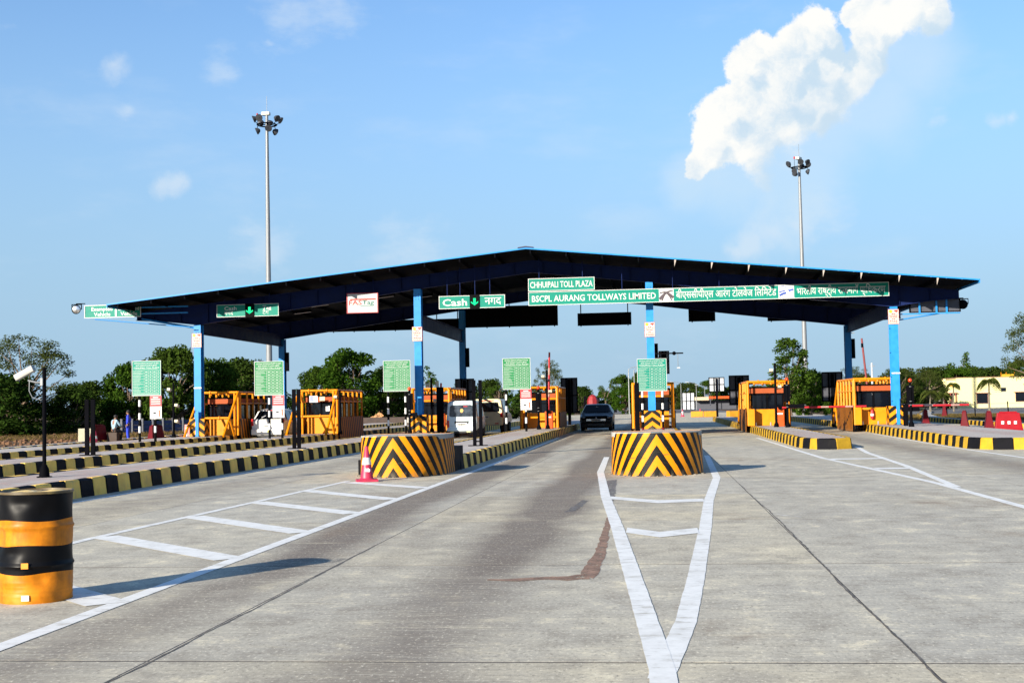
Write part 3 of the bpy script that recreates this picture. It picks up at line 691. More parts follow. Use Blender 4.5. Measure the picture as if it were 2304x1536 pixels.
for i, x in enumerate(CX):
    for Y in (60, 74):
        zt = colbeam_bot(x) - .012; mb = MB()
        for dy in (-.21, .21): mb.span(x - .17, x + .17, Y + dy - .012, Y + dy + .012, .32, zt)
        mb.span(x - .01, x + .01, Y - .198, Y + .198, .32, zt)
        zz = 1.4
        while zz < zt - .2: mb.span(x - .165, x + .165, Y - .197, Y + .197, zz - .007, zz + .007); zz += 1.1
        mb.span(x - .24, x + .24, Y - .3, Y + .3, .322, .35)
        col = mb.build('column', m_blue, can)
        bolts = MB()
        for bz in (zt - .25, zt - .37, zt - .49):
            for bx in (-.06, .06): bolts.sphere((x + bx, Y - .225, bz), .02, 6, 4)
        bolts.build('bolt_group', m_navy, col)
        if Y == 60:
            w, z0, z1 = .37, .33, 1.17; ya = Y - .36
            g = MB()
            def face(p, q, uvw):
                g.add([(p[0], p[1], z0), (q[0], q[1], z0), (q[0], q[1], z1), (p[0], p[1], z1)], [(0, 1, 2, 3)], uv=[[(uvw[0], 0), (uvw[1], 0), (uvw[1], z1 - z0), (uvw[0], z1 - z0)]])
            c = [(x - w, ya), (x + w, ya), (x + w, Y + .36), (x - w, Y + .36)]
            for k in range(4): face(c[k], c[(k + 1) % 4], (-w, w))
            g.add([(p[0], p[1], z1) for p in c], [(0, 1, 2, 3)], uv=[[(0, .05)] * 4])
            g.build('column_guard', m_chevs, col)
            if i in (0, 3): MB().span(x - .075 + .02, x + .075 + .02, ya - .05, ya - .006, .33, 1.55).build('cable_channel', m_blue, col)
            if i in (0, 3): MB().span(x - .18, x + .2, Y - .26, Y - .225, 2.62, 2.68).build('strap', m_white, col)
        if Y == 74: MB().span(x + .18, x + .38, Y - .15, Y + .1, 3.8, 4.9).build('junction_box', m_iron, col)
    MB().span(x - .10, x + .10, 60.22, 73.78, 5.9, 5.93).span(x - .10, x + .10, 60.22, 73.78, 5.25, 5.28).span(x - .01, x + .01, 60.22, 73.78, 5.28, 5.9).build('tie_beam', m_blue_shade, can)
# end bracket at the left eaves
MB().tube([(-22.0, 59.9, 5.55), (-24.6, 59.9, 6.05)], .05, 8).build('end_brace', m_blue, can)
# lights under the roof
for k, x in enumerate([-20.6, -19.0, -17.4, -15.8, -13.9, -12.3, 3.6, 5.2, 6.9, 8.6]):
    t = thing('ceiling_light', 'pale strip light under the canopy roof', 'light', (x, 66 + (k % 2) * 2.4, roofz(x) - .36), 0, 'strip lights under the canopy')
    t.rotation_euler = (0, SL * (1 if x > RX else -1), 0)
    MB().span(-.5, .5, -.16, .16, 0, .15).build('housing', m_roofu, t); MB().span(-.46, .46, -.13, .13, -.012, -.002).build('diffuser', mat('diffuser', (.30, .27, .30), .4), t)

# ------------------------------------------------------------------ signs
def frame_mb(x0, x1, z0, z1, w, y0, y1):
    return MB().span(x0, x1, y0, y1, z0, z0 + w).span(x0, x1, y0, y1, z1 - w, z1).span(x0, x0 + w, y0, y1, z0 + w, z1 - w).span(x1 - w, x1, y0, y1, z0 + w, z1 - w)
SY = 59.0
def hang(t, xs, z1, Y=SY, m=None):
    for x in xs: MB().tube([(x, Y + .05, z1 - .25), (x, Y + .05, roofz(x) - .2)], .018, 6).build('hanger', m or m_blue_shade, t)
def panel(t, name, x0, x1, z0, z1, m, Y=SY, d=.05): return MB().span(x0, x1, Y, Y + d, z0, z1).build(name, m, t)
m_let = mat('reflective_white', (.50, .51, .50), .6, var=.02, spec=.2)
t = thing('plaza_name_sign', 'green sign reading CHHUIPALI TOLL PLAZA under the canopy ridge', 'sign', (0, 0, 0))
panel(t, 'panel', -5.71, -2.65, 6.75, 7.34, m_green); frame_mb(-5.71, -2.65, 6.75, 7.34, .028, SY - .02, SY - .003).build('border', m_let, t)
lettering(t, 'CHHUIPALI TOLL PLAZA', (-5.62, SY - .006, 6.91), .40, m_let, .012, 2.88); hang(t, (-5.2, -3.2), 7.34)
t = thing('company_sign', 'long green bilingual tollway company sign across the canopy, with two white logos', 'sign', (0, 0, 0))
Z0, Z1 = 6.09, 6.72
panel(t, 'panel', -5.71, .27, Z0, Z1, m_green); panel(t, 'panel', .94, 5.63, Z0, Z1, m_green); panel(t, 'panel', 6.33, 10.5, Z0, Z1, m_green)
frame_mb(-5.71, 10.5, Z0, Z1, .028, SY - .02, SY - .003).build('border', m_let, t)
lg = panel(t, 'logo_panel', .272, .938, Z0 + .002, Z1 - .002, m_let)
m_lg1 = mat('logo_dark', (.05, .035, .045), .6); m_lg2 = mat('logo_blue', (.02, .06, .32), .6); m_lg3 = mat('logo_grey', (.55, .56, .52), .6)
def ribbon(parent, pts, w, m, Y=SY - .006):
    mb = MB(); P = [Vector((p[0], p[1])) for p in pts]; vs = []
    ws = w if isinstance(w, (list, tuple)) else [w] * len(P)
    for i, p in enumerate(P):
        d = (P[min(i + 1, len(P) - 1)] - P[max(i - 1, 0)]).normalized(); q = Vector((-d.y, d.x)) * ws[i] / 2
        vs += [(p.x + q.x, Y, p.y + q.y), (p.x - q.x, Y, p.y - q.y)]
    mb.add(vs, [(2 * i, 2 * i + 1, 2 * i + 3, 2 * i + 2) for i in range(len(P) - 1)])
    return mb.build('logo_stroke', m, parent)
def arc(x0, z0, x1, z1, b, n=8): 
    return [(x0 + (x1 - x0) * k / n, z0 + (z1 - z0) * k / n + b * math.sin(math.pi * k / n)) for k in range(n + 1)]
ribbon(lg, arc(.30, 6.22, .90, 6.60, .10), [.13, .13, .12, .10, .09, .08, .07, .06, .05], m_lg1); ribbon(lg, arc(.31, 6.50, .92, 6.28, .13), [.05, .05, .06, .07, .08, .09, .11, .12, .13], m_lg1, SY - .008)
ribbon(lg, arc(.40, 6.15, .62, 6.52, .06), .06, m_lg1, SY - .010); ribbon(lg, arc(.58, 6.52, .86, 6.15, .05), .05, m_lg1, SY - .012)
lg = panel(t, 'logo_panel', 5.632, 6.328, Z0 + .002, Z1 - .002, m_let)
ribbon(lg, arc(5.72, 6.62, 6.20, 6.20, .12), [.06, .08, .10, .12, .15, .18, .2, .22, .24], m_lg3)
ribbon(lg, arc(5.74, 6.66, 6.24, 6.24, .15), .025, m_lg2, SY - .008); ribbon(lg, arc(5.68, 6.24, 5.98, 6.36, .02), .09, m_lg2, SY - .010); ribbon(lg, arc(6.08, 6.44, 6.30, 6.50, .01), .08, m_lg2, SY - .010); ribbon(lg, arc(5.66, 6.40, 5.94, 6.46, .0), .05, m_lg2, SY - .012)
lettering(t, 'BSCPL AURANG TOLLWAYS LIMITED', (-5.55, SY - .006, 6.265), .40, m_let, .014, 5.68)
lettering(t, 'बीएससीपीएल आरंग टोलवेज िलिमटेड', (1.04, SY - .006, 6.255), .46, m_let, .006, 4.5)
lettering(t, 'भारतीय राष्ट्ीय राजमागॅ प्ािधकरण', (6.45, SY - .006, 6.255), .46, m_let, .004, 3.9)
hang(t, (-1.4, .9, 3.0, 5.2, 7.4, 9.6), Z1)
m_led = emis('green_led', (.02, .9, .35), .7)
def arrow_unit(t, x0, x1, z0, z1, Y=SY):
    u = MB().span(x0, x1, Y - .05, Y + .16, z0, z1).build('signal_box', m_blk, t)
    cx, cz = (x0 + x1) / 2, (z0 + z1) / 2; k = (z1 - z0) * .26
    MB().prism([(cx - .35 * k, cz + k), (cx - .35 * k, cz - .05), (cx - k, cz + .15 * k), (cx - k, cz - .25 * k), (cx, cz - k), (cx + k, cz - .25 * k), (cx + k, cz + .15 * k), (cx + .35 * k, cz - .05), (cx + .35 * k, cz + k)][::-1], Y - .062, Y - .052, 'xz').build('lit_arrow', m_led, u)
t = thing('lane_sign', 'green Cash lane sign with a lit green arrow beside the second column', 'sign', (0, 0, 0), 0, 'overhead lane signs')
panel(t, 'panel', -9.89, -8.45, 6.05, 6.64, m_green); panel(t, 'panel', -7.98, -6.80, 6.06, 6.65, m_green)
frame_mb(-9.89, -6.80, 6.05, 6.65, .028, SY - .02, SY - .003).build('border', m_let, t); arrow_unit(t, -8.44, -7.99, 6.02, 6.67)
lettering(t, 'Cash', (-9.72, SY - .006, 6.19), .44, m_let, .018, 1.15); lettering(t, 'नगद', (-7.75, SY - .006, 6.22), .48, m_let, .008, .78); hang(t, (-9.5, -8.9, -8.2, -7.5), 6.64)
t = thing('lane_sign', 'green Cash and Tag lane sign with a lit green arrow by the leftmost column', 'sign', (0, 0, 0), 0, 'overhead lane signs')
panel(t, 'panel', -20.55, -19.16, 5.95, 6.53, m_green); panel(t, 'panel', -18.72, -17.54, 5.96, 6.54, m_green)
frame_mb(-20.55, -17.54, 5.95, 6.54, .024, SY - .02, SY - .003).build('border', m_let, t); arrow_unit(t, -19.15, -18.73, 5.92, 6.56)
for s, x, w in (('Cash', -20.18, .6), ('Tag', -18.32, .42)): lettering(t, s, (x, SY - .006, 6.28), .24, m_let, .015, w)
for s, x, w in (('नगद', -20.18, .44), ('टैग', -18.32, .30)): lettering(t, s, (x, SY - .006, 6.05), .27, m_let, 0, w)
hang(t, (-20.2, -18.0), 6.54)
t = thing('tag_sign', 'white FASTag board with red border under the canopy', 'sign', (0, 0, 0))
panel(t, 'panel', -14.26, -12.77, 5.97, 6.91, mat('board_white', (.42, .42, .41), .5)); frame_mb(-14.26, -12.77, 5.97, 6.91, .035, SY - .02, SY - .003).build('border', m_red, t)
m_lr = mat('letter_red', (.36, .015, .01), .5); m_lgn = mat('letter_green', (.01, .12, .10), .5)
MB().span(-14.1, -13.45, SY - .012, SY - .004, 6.58, 6.65).build('bar', m_lr, t); MB().span(-13.45, -12.88, SY - .012, SY - .004, 6.58, 6.65).build('bar', m_lr, t); MB().span(-13.62, -13.02, SY - .012, SY - .004, 6.29, 6.32).build('bar', m_lgn, t)
lettering(t, 'FAS', (-14.16, SY - .008, 6.36), .30, m_lr, .02, .62); lettering(t, 'Tag', (-13.52, SY - .008, 6.36), .30, m_lgn, .02, .56)
ribbon(t, arc(-13.42, 6.67, -13.26, 6.67, .05), .02, m_lgn); hang(t, (-14.0, -13.0), 6.9)
t = thing('exempt_sign', 'green Exempted Vehicle sign sticking out past the left eaves', 'sign', (0, 0, 0))
panel(t, 'panel', -27.1, -25.55, 6.10, 6.68, m_green); panel(t, 'panel', -25.5, -24.3, 6.10, 6.68, m_green)
frame_mb(-27.1, -24.28, 6.08, 6.70, .035, SY - .02, SY - .003).build('border', m_let, t); MB().span(-25.57, -25.48, SY - .02, SY - .003, 6.13, 6.65).build('divider', m_let, t)
for x in (-26.75, -25.42):
    lettering(t, 'Exempted', (x, SY - .006, 6.42), .25, m_let, .02, 1.05); lettering(t, 'Vehicle', (x + .12, SY - .006, 6.17), .25, m_let, .02, .83)
MB().tube([(-26.6, SY + .08, 6.02), (-22, SY + .4, 5.55)], .025, 6).build('support_rod', m_blue, t); MB().span(-26.8, -22, SY + .06, SY + .12, 6.2, 6.26).span(-26.8, -22, SY + .06, SY + .12, 6.5, 6.56).build('support_rail', m_blue, t)
def floodlight(x, y, z, rz, label):
    t = thing('floodlight', label, 'floodlight', (x, y, z), rz)
    MB().lathe([(.05, .30), (.13, .22), (.21, .02), (.22, 0), (.19, 0), (.12, .10)], 16, axis='y').build('housing', m_iron, t, smooth=True)
    MB().lathe([(0.001, -.012), (.12, -.005), (.185, .02)], 16, axis='y').build('lens', m_chrome, t, smooth=True)
    MB().span(-.24, .24, .06, .12, .22, .26).span(-.24, -.21, .06, .12, 0, .24).span(.21, .24, .06, .12, 0, .24).span(-.03, .4, .07, .11, .26, .30).build('bracket', m_iron, t)
floodlight(-27.42, 58.8, 6.50, R(8), 'black round floodlight at the end of the Exempted Vehicle sign')
t = thing('gantry_sign', 'grey back of a small sign on blue struts under the right eaves', 'sign', (0, 0, 0))
panel(t, 'panel', 11.6, 13.85, 5.42, 5.98, m_grey, 60.3); frame_mb(11.6, 13.87, 5.38, 6.01, .05, 60.26, 60.298).build('border', m_iron, t)
for q in (12.0, 12.75, 13.2): MB().span(q, q + .075, 60.18, 60.25, 5.3, 6.1).build('strut', m_blue, t)
MB().tube([(10.95, 60.2, 5.05), (12.9, 60.2, 5.32)], .03, 6).build('support_rod', m_blue, t); MB().span(10.98, 13.8, 60.1, 60.17, 5.30, 5.35).build('support_rail', m_blue, t)
floodlight(14.0, 60.4, 5.72, R(170), 'black round floodlight at the end of the grey sign back')
for x0, x1, z0, z1, lab in ((-21.8, -11.36, 6.14, 6.75, 'very long black sign back along the far edge of the canopy'), (-11.34, -5.6, 6.18, 7.42, 'tall black sign back under the canopy ridge'), (-4.44, -1.29, 6.12, 6.86, 'black sign back hanging on three rods over the black car'),
                            (2.03, 3.57, 6.2, 7.05, 'small square black sign back beside the centre column'), (6.56, 9.7, 6.11, 6.9, 'black sign back in front of the far high mast')):
    t = thing('overhead_sign', lab, 'sign', (0, 0, 0), 0, 'black sign backs at the far edge')
    MB().span(x0, x1, 75.6, 75.68, z0, z1).build('panel', m_blk, t)
    n = max(2, int((x1 - x0) / 1.1))
    for k in range(n): 
        x = x0 + .2 + (x1 - x0 - .4) * k / (n - 1); MB().tube([(x, 75.55, z0 - .06), (x, 75.55, roofz(x) - .22)], .03, 6).build('hanger', m_iron, t)
for i, x in enumerate(CX):
    lab = ['white surveillance notice with a yellow smiley on the leftmost blue column', 'white surveillance notice with a yellow smiley on the column above the van', 'white surveillance notice with a yellow smiley on the centre column', 'white surveillance notice with a yellow smiley on the rightmost blue column'][i]
    zc = [4.93, 4.97, 4.90, 5.20][i]; Y = 59.74
    t = thing('camera_notice', lab, 'notice', (x - .02, Y, zc), 0, 'notices on the columns')
    MB().span(-.24, .24, 0, .02, -.34, .34).build('panel', mat('notice_white', (.46, .44, .41), .6), t); frame_mb(-.24, .24, -.34, .34, .012, -.006, -.001).build('border', m_lr, t)
    MB().lathe([(.001, -.008), (.072, -.008), (.072, -.002)], 16, axis='y').build('smiley', mat('smiley_yellow', (.75, .62, .02), .5), t, loc=(-.12, 0, .24))
    fm = MB().sphere((-.145, -.012, .26), .011, 6, 4).sphere((-.095, -.012, .26), .011, 6, 4); fm.build('eyes', m_blk, t)
    MB().prism([(.03, .28), (.05, .23), (.17, .22), (.2, .26), (.19, .30), (.06, .29)], -.01, -.002, 'xz').span(.11, .14, -.01, -.002, .18, .23).build('camera_symbol', m_lr, t)
    b = MB()
    for k, w in enumerate((.16, .36, .30, .14, .36, .38)):
        z = .13 - k * .078; x0 = -w / 2
        while x0 < w / 2: 
            e = min(w / 2, x0 + random.uniform(.05, .09)); b.span(x0, e, -.006, -.002, z - .018, z + .018); x0 = e + .02
    b.build('printed_lines', m_lr, t)

# ------------------------------------------------------------------ toll booths
def toll_booth(label, x, y, kind, L=5.6):
    t = thing('toll_booth', label, 'toll booth', (x, y, .33), 0, 'yellow toll booths on the islands')
    w = .74; y0, y1 = .95, L - .4
    MB().span(-w, w, y0, y1, 0, .78).build('lower_wall', m_yel, t)
    fr = MB()
    for sx in (-1, 1):
        for yy in (y0, y0 + 1.4, y0 + 2.8, y1 - .05): fr.span(sx * w - .035, sx * w + .035, yy, yy + .07, .78, 1.55)
    fr.span(-w - .03, w + .03, y0 - .01, y1 + .01, 1.47, 1.55).span(-.04, .04, y0, y0 + .06, .78, 1.47); fr.build('window_frame', m_iron, t)
    for a, b in ((-w + .04, -.05), (.05, w - .04)): MB().span(a, b, y0 + .025, y0 + .035, .80, 1.46).build('window_pane', m_glass, t)
    for sx in (-1, 1):
        for a in (y0 + .08, y0 + 1.48, y0 + 2.88):
            b = min(a + 1.3, y1 - .06); MB().span(sx * w - .006, sx * w + .006, a, b, .80, 1.46).build('window_pane', m_glass, t)
    MB().span(-w - .05, w + .05, y0 - .06, y1 + .05, 1.552, 1.80).build('header', m_brick, t)
    MB().span(-w - .08, w + .08, y0 - .1, y1 + .08, 1.802, 1.87).build('roof_slab', m_iron, t)
    MB().span(-.3, .3, y0 + 1.2, y0 + 1.9, .80, 1.35).build('desk', m_iron, t)
    r = .055
    def pipe(pts, rad=r): return MB().tube(pts, rad, 8).build('pipe', m_pipe, t, smooth=True)
    H = 2.1; c = .95; ya = .35; yb = L
    for s in (-1, 1):
        pipe([(s * c, ya, H), (s * c, yb, H)]); pipe([(s * c, ya, 1.55), (s * c, yb, 1.55)], .035)
        for yy in (ya, ya + .32, 1.75, 2.7, 3.65, 4.6, yb): pipe([(s * c, yy, .0 if yy in (ya, yb) else .8), (s * c, yy, H)])
        g = MB(); y2 = yb - .05
        for o in (0, .02):
            g.add([(s * (c + .08 + o), ya + .06, -.30), (s * (c + .08 + o), y2, -.30), (s * (c + .08 + o), y2, .80), (s * (c + .08 + o), ya + .06, .80)], [(0, 1, 2, 3)], uv=[[(0, 0), (y2 - ya, 0), (y2 - ya, 1.1), (0, 1.1)]])
        g.build('striped_side_panel', m_diag, t)
    pipe([(-c, ya, H), (c, ya, H)]); pipe([(-c, yb, H), (c, yb, H)])
    cp = MB()
    for xx in (-.45, .45): cp.tube([(xx - .03, ya, H), (xx + .03, ya, H)], .09, 10)
    cp.build('coupling', m_pipe, t, smooth=True)
    for xx in (-.6, -.2, .2, .6): pipe([(xx, ya + .55, H - .18), (xx, ya + .55, H)], .05)
    pipe([(-c, ya + .55, H), (c, ya + .55, H)])
    if kind in ('bull', 'open'):
        d, yy = (-1, ya) if kind == 'bull' else (1, yb)
        k = yy + d * 2.2 * .59
        for s in (-1, 1):
            pipe([(s * c, yy, H), (s * c, yy + d * 2.2, 0)], .06); pipe([(s * c, k, .86), (s * c, yy + d * .6, .0)], .05)
            if kind == 'bull': pipe([(s * .78, yy, 0), (s * .78, yy, H)])
        pipe([(-c, k, .86), (c, k, .86)])
        cp = MB()
        for xx in (-.45, .45): cp.tube([(xx - .03, k, .86), (xx + .03, k, .86)], .09, 10)
        cp.build('coupling', m_pipe, t, smooth=True)
    if kind == 'open':
        MB().span(-.97, -.66, ya - .05, ya + .5, 0, .80).build('wing_pier', m_yel, t)
    if kind == 'frame':
        for z in (1.50, .55): pipe([(-c, ya, z), (c, ya, z)])
        for s in (-1, 1): pipe([(s * (c - .02), ya - .08, 0), (s * (c - .02), ya - .08, H - .05), (s * (c - .1), ya - .04, H)], .07)
    if kind == 'open':
        for xx in (-.6, .1, .5): MB().tube([(xx, ya + .1, 0), (xx, ya + .1, .16)], .04, 8).build('anchor_stub', m_steel, t)
    return t
toll_booth('yellow caged toll booth behind the leftmost blue column', -21.25, 60.9, 'bull')
bB = toll_booth('yellow caged toll booth with white notices on its front and a slanted bull bar', -16.35, 61.1, 'bull')
toll_booth('yellow caged toll booth left of the white van', -11.15, 63.3, 'frame')
toll_booth('yellow caged toll booth beside the black car, behind a raised boom', -6.0, 66.5, 'frame')
toll_booth('yellow caged toll booth enclosing the centre column', -.12, 60.9, 'frame')
toll_booth('yellow caged toll booth on the low kerb nosed island with an orange boom housing', 5.35, 62.3, 'open')
toll_booth('yellow caged toll booth with a red fire extinguisher on its wall', 10.05, 60.4, 'open')
def notice(label, x, y, z, w, h, m, lines):
    t = thing('booth_notice', label, 'notice', (x, y, z), 0, 'notices on the booth')
    MB().span(-w / 2, w / 2, 0, .015, -h / 2, h / 2).build('sheet', m, t)
    if lines:
        b = MB()
        for k in range(lines): b.span(-w * .42, w * random.uniform(.0, .1), -.006, -.001, h * (.38 - .8 * k / lines) - .012, h * (.38 - .8 * k / lines) + .012)
        b.build('printed_lines', m_lg2, t)
notice('white notice with blue print hanging on the booth cage', -16.55, 61.38, 2.02, .42, .32, mat('notice_pale', (.42, .43, .48), .6), 5)
notice('cream notice hanging on the booth cage', -16.12, 61.38, 2.03, .26, .2, mat('notice_cream', (.48, .44, .28), .6), 0)
notice('small white paper on the dark booth window', -16.0, 61.96, 1.55, .2, .26, m_white, 0)
t = thing('fire_extinguisher', 'red fire extinguisher hanging on the yellow booth wall', 'extinguisher', (9.95, 61.22, .58))
MB().lathe([(.001, 0), (.07, .01), (.08, .05), (.08, .36), (.055, .44), (.02, .47)], 14).build('cylinder', m_red, t, smooth=True)
MB().lathe([(.081, .14), (.083, .15), (.083, .24), (.081, .25)], 14).build('paper_label', m_white, t)
MB().span(-.03, .03, -.015, .015, .47, .52).box((.05, 0, .53), (.16, .02, .02), (0, R(20), 0)).build('valve', m_iron, t); MB().tube([(-.03, 0, .5), (-.11, 0, .45), (-.12, 0, .25), (-.10, 0, .12)], .012, 6).build('hose', m_iron, t)

# ------------------------------------------------------------------ fare boards
def fare_board(label, x, y, zc, m, poles=(-.42, .42), notice=False, tilt=0., foot=m_blk):
    t = thing('fare_board', label, 'fare board', (x, y, .32), R(tilt), 'green fare boards on striped posts')
    w, h = .65, .72; zc -= .32
    MB().span(-w, w, 0, .03, zc - h, zc + h).build('panel', m, t); frame_mb(-w, w, zc - h, zc + h, .018, -.012, -.001).build('border', m_let, t)
    for k, (s, wd) in enumerate((('NATIONAL HIGHWAYS AUTHORITY OF INDIA', 1.1), ('BSCPL AURANG TOLLWAYS LIMITED', .95), ('CHHUIPALI TOLL PLAZA', 1.15))):
        lettering(t, s, (0, -.004, zc + h - .13 - k * .095), .085, m_let, .004, wd, 'CENTER')
    g = MB(); top = zc + .32
    cols = [-w + .04, -.10, .10, .27, .46, w - .04]; rows = 8; rh = (top - (zc - h + .12)) / rows
    for k in range(rows + 1): g.span(cols[0], cols[-1], -.008, -.002, top - k * rh - .004, top - k * rh + .004)
    for c in cols[1:-1]: g.span(c - .005, c + .005, -.0085, -.0025, top - rows * rh, top)
    for k in range(rows):
        zz = top - (k + .5) * rh
        for q in (-.026, .026): g.span(cols[0] + .02, cols[0] + random.uniform(.25, .46), -.008, -.002, zz + q - .006, zz + q + .006)
        for a, b in zip(cols[1:-1], cols[2:]): g.span(a + .05, b - .05, -.008, -.002, zz - .013, zz + .013)
    for q in (.04, .085): g.span(-w + .06, w - .08, -.008, -.002, zc - h + q - .007, zc - h + q + .007)
    g.span(-.5, .5, -.008, -.002, top + .05, top + .062); g.build('fare_table', mat('fare_print', (.34, .40, .36), .6, var=.02), t)
    for i, px in enumerate(poles):
        zt = zc - h + .25 if not (notice and i == 1) else zc - h - .2
        po = MB().tube([(px, .07, 0), (px, .07, zt)], .052, 10).build('post', m_white, t, smooth=True)
        z = 0.1; k = 0
        while z < zc - h - .05:
            e = min(z + .27, zc - h)
            if k % 2 == 0: MB().tube([(px, .07, z), (px, .07, e)], .0535, 10).build('black_band', m_blk, po, smooth=True)
            z = e; k += 1
        MB().tube([(px, .07, 0), (px, .07, .1)], .054, 10).build('foot', foot, po, smooth=True)
    if notice:
        x0, x1 = .16, .68; zt = zc - h - .005
        nb = MB().span(x0, x1, -.02, .0, zt - .95, zt).build('warning_plate', mat('plate_white', (.45, .45, .45), .5), t)
        nb['label'] = 'red and white barrier warning plate'
        MB().span(x0 + .002, x1 - .002, -.026, -.021, zt - .44, zt - .002).build('red_field', m_red, nb)
        b = MB(); b.span(x0 + .14, x1 - .14, -.031, -.027, zt - .09, zt - .05)
        for k in range(3): b.span(x0 + .05, x1 - .05, -.031, -.027, zt - .17 - k * .09, zt - .135 - k * .09)
        b.build('printed_lines', m_let, nb)
        MB().span(x1 - .12, x1 - .07, -.027, -.021, zt - .86, zt - .6).build('boom_symbol', m_orange, nb); MB().box(((x0 + x1) / 2 - .02, -.024, zt - .56), (.36, .004, .012), (0, R(28), 0)).build('arm_symbol', m_blk, nb)
        MB().span(x0 + .15, x0 + .27, -.027, -.021, zt - .74, zt - .69).build('car_symbol', m_blk, nb)
    return t
fare_board('teal fare board beside the two men, with a red and white plate under it', -20.85, 51.2, 2.93, m_tealb, (-.35, .35), True, -6)
fare_board('green fare board in front of the white hatchback, with a red and white plate', -16.3, 53.3, 2.87, m_greenb, (-.02, .55), True, -4)
fare_board('green fare board on two striped posts left of the second column', -11.95, 59.1, 3.0, m_greenb, (-.45, .38), False, -3)
fare_board('green fare board right of the cream car, with a red and white plate', -6.35, 59.2, 2.98, m_greenb, (-.52, .40), True, -2)
fare_board('teal fare board in front of the centre column', -.13, 57.6, 2.76, m_tealb, (-.45, .44), False, 0, m_redp)

# ------------------------------------------------------------------ posts, signals, booms
def post_pair(label, x, y, h, gap):
    t = thing('height_post_pair', label, 'posts', (x, y, .32), R(8), 'tall black posts on the islands')
    for s in (-1, 1): MB().span(s * gap / 2 - .055, s * gap / 2 + .055, -.05, .05, 0, h).build('post', m_iron, t)
    MB().span(-gap / 2 - .2, gap / 2 + .2, -.1, .1, 0, .025).build('base_plate', m_iron, t); MB().span(-gap / 2 + .055, gap / 2 - .055, -.03, .03, h * .06, h * .08).build('tie_bar', m_iron, t)
post_pair('pair of tall black posts near the two men', -16.1, 35.4, 1.6, .17); post_pair('pair of tall black posts on the island behind the drum', -10.95, 38.6, 1.82, .145); post_pair('pair of tall black posts in front of the cream car', -5.35, 38.6, 1.98, .19)
t = thing('height_post', 'single tall black post behind the central striped barrier', 'post', (-.72, 51, .32), 0); MB().span(-.09, .09, -.08, .08, 0, 2.0).build('post', m_iron, t); MB().span(-.16, .16, -.15, .15, 0, .02).build('base_plate', m_iron, t)
def lane_signal(label, x, y, h, bar=None):
    t = thing('lane_signal', label, 'signal', (x, y, .32), 0, 'black lane signals by the booths')
    MB().tube([(0, 0, 0), (0, 0, .1), (0, 0, .25), (0, 0, h)], [.12, .11, .055, .05], 10).build('pole', m_iron, t, smooth=True)
    MB().span(-.14, .14, -.02, .16, h - .92, h - .14).build('signal_head', m_iron, t); MB().sphere((0, 0, h + .07), .085, 12, 8).build('warning_lamp', mat('amber_lamp', (.55, .045, .006), .25), t, smooth=True)
    if bar: MB().span(bar[0], bar[1], .02, .18, h - 1.22, h - 1.04).build('display_box', m_iron, t)
    for z in (.9, 1.05, h - .2): MB().tube([(0, 0, z), (0, 0, z + .02)], .056, 10).build('clamp', m_steel, t)
lane_signal('black lane signal with an orange lamp by the orange boom housing', 5.82, 58.4, 2.06, (.05, .75)); lane_signal('black lane signal with an orange lamp by the red barriers', 10.55, 55.2, 1.86, (-.35, .35))
lane_signal('black lane signal in front of the second column', -11.35, 59.0, 2.0, (-.1, .35)); lane_signal('black lane signal beside the raised boom', -5.75, 63.5, 1.98)
def camera_post(label, x, y, h, cams=2):
    t = thing('camera_post', label, 'post', (x, y, .32), 0, 'thin black camera posts')
    MB().tube([(0, 0, 0), (0, 0, .15), (0, 0, .2), (0, 0, h)], [.12, .1, .06, .05], 8).build('pole', m_iron, t, smooth=True)
    for k in range(cams):
        z = h - .35 - k * .75; MB().box((.18 * (1 if k else -1), -.05, z), (.15, .26, .12), (R(-15), 0, 0)).build('camera_head', mat('camera_cream', (.42, .39, .28), .5), t); MB().tube([(0, 0, z - .1), (.12 * (1 if k else -1), 0, z - .06)], .02, 6).build('arm', m_iron, t)
camera_post('tall thin black camera post in front of the booth with the boom', 5.42, 59.5, 2.9); camera_post('thin black camera post at the corner of the notice covered booth', -14.95, 60.2, 2.1, 1)
camera_post('tall thin black camera post beside the second column', -10.75, 61.5, 2.6); camera_post('tall thin black camera post next to the raised boom', -5.4, 64.5, 2.95)
camera_post('slender black post with white discs in front of the dark trees', -22.7, 59.0, 2.6, 3)
def boom_gate(label, x, y, raised, length, side=1, hm=None, hw=.2):
    t = thing('boom_gate', label, 'boom gate', (x, y, .32), 0, 'boom gates in the lanes')
    bevel(MB().span(-hw, hw, -.17, .17, 0, .88).build('housing', hm or m_orange, t), .03)
    if not hm: MB().span(-.12, .12, -.178, -.171, .55, .62).build('maker_plate', m_white, t)
    arm = MB().tube([(0, 0, 0), (length, 0, 0)] if side > 0 else [(0, 0, 0), (-length, 0, 0)], .045, 8).build('arm', mat('arm_white', (.36, .20, .17), .5), t, loc=(0, -.25, .86), smooth=True)
    k = 0
    while k * .55 < length - .3:
        if k % 2 == 0: MB().tube([(side * (k * .55), 0, 0), (side * min(length, k * .55 + .75), 0, 0)], .0465, 8).build('red_band', m_red, arm, smooth=True)
        k += 1
    MB().tube([(0, -.30, .86), (0, -.17, .86)], .09, 10).build('pivot', m_iron, t, smooth=True)
    if raised: arm.rotation_euler = (0, R(-88), 0)
boom_gate('orange boom gate with its red and white arm lowered across the lane', 5.72, 61.0, False, 3.9); boom_gate('orange boom gate with its red and white arm raised upright', -5.38, 65.2, True, 3.0); boom_gate('orange boom gate housing left of the white van, arm raised', -10.4, 62.2, True, 1.5)
boom_gate('boom gate with a red arm lowered in front of the palms', 10.70, 57.2, False, 2.6, 1, m_iron, .08)
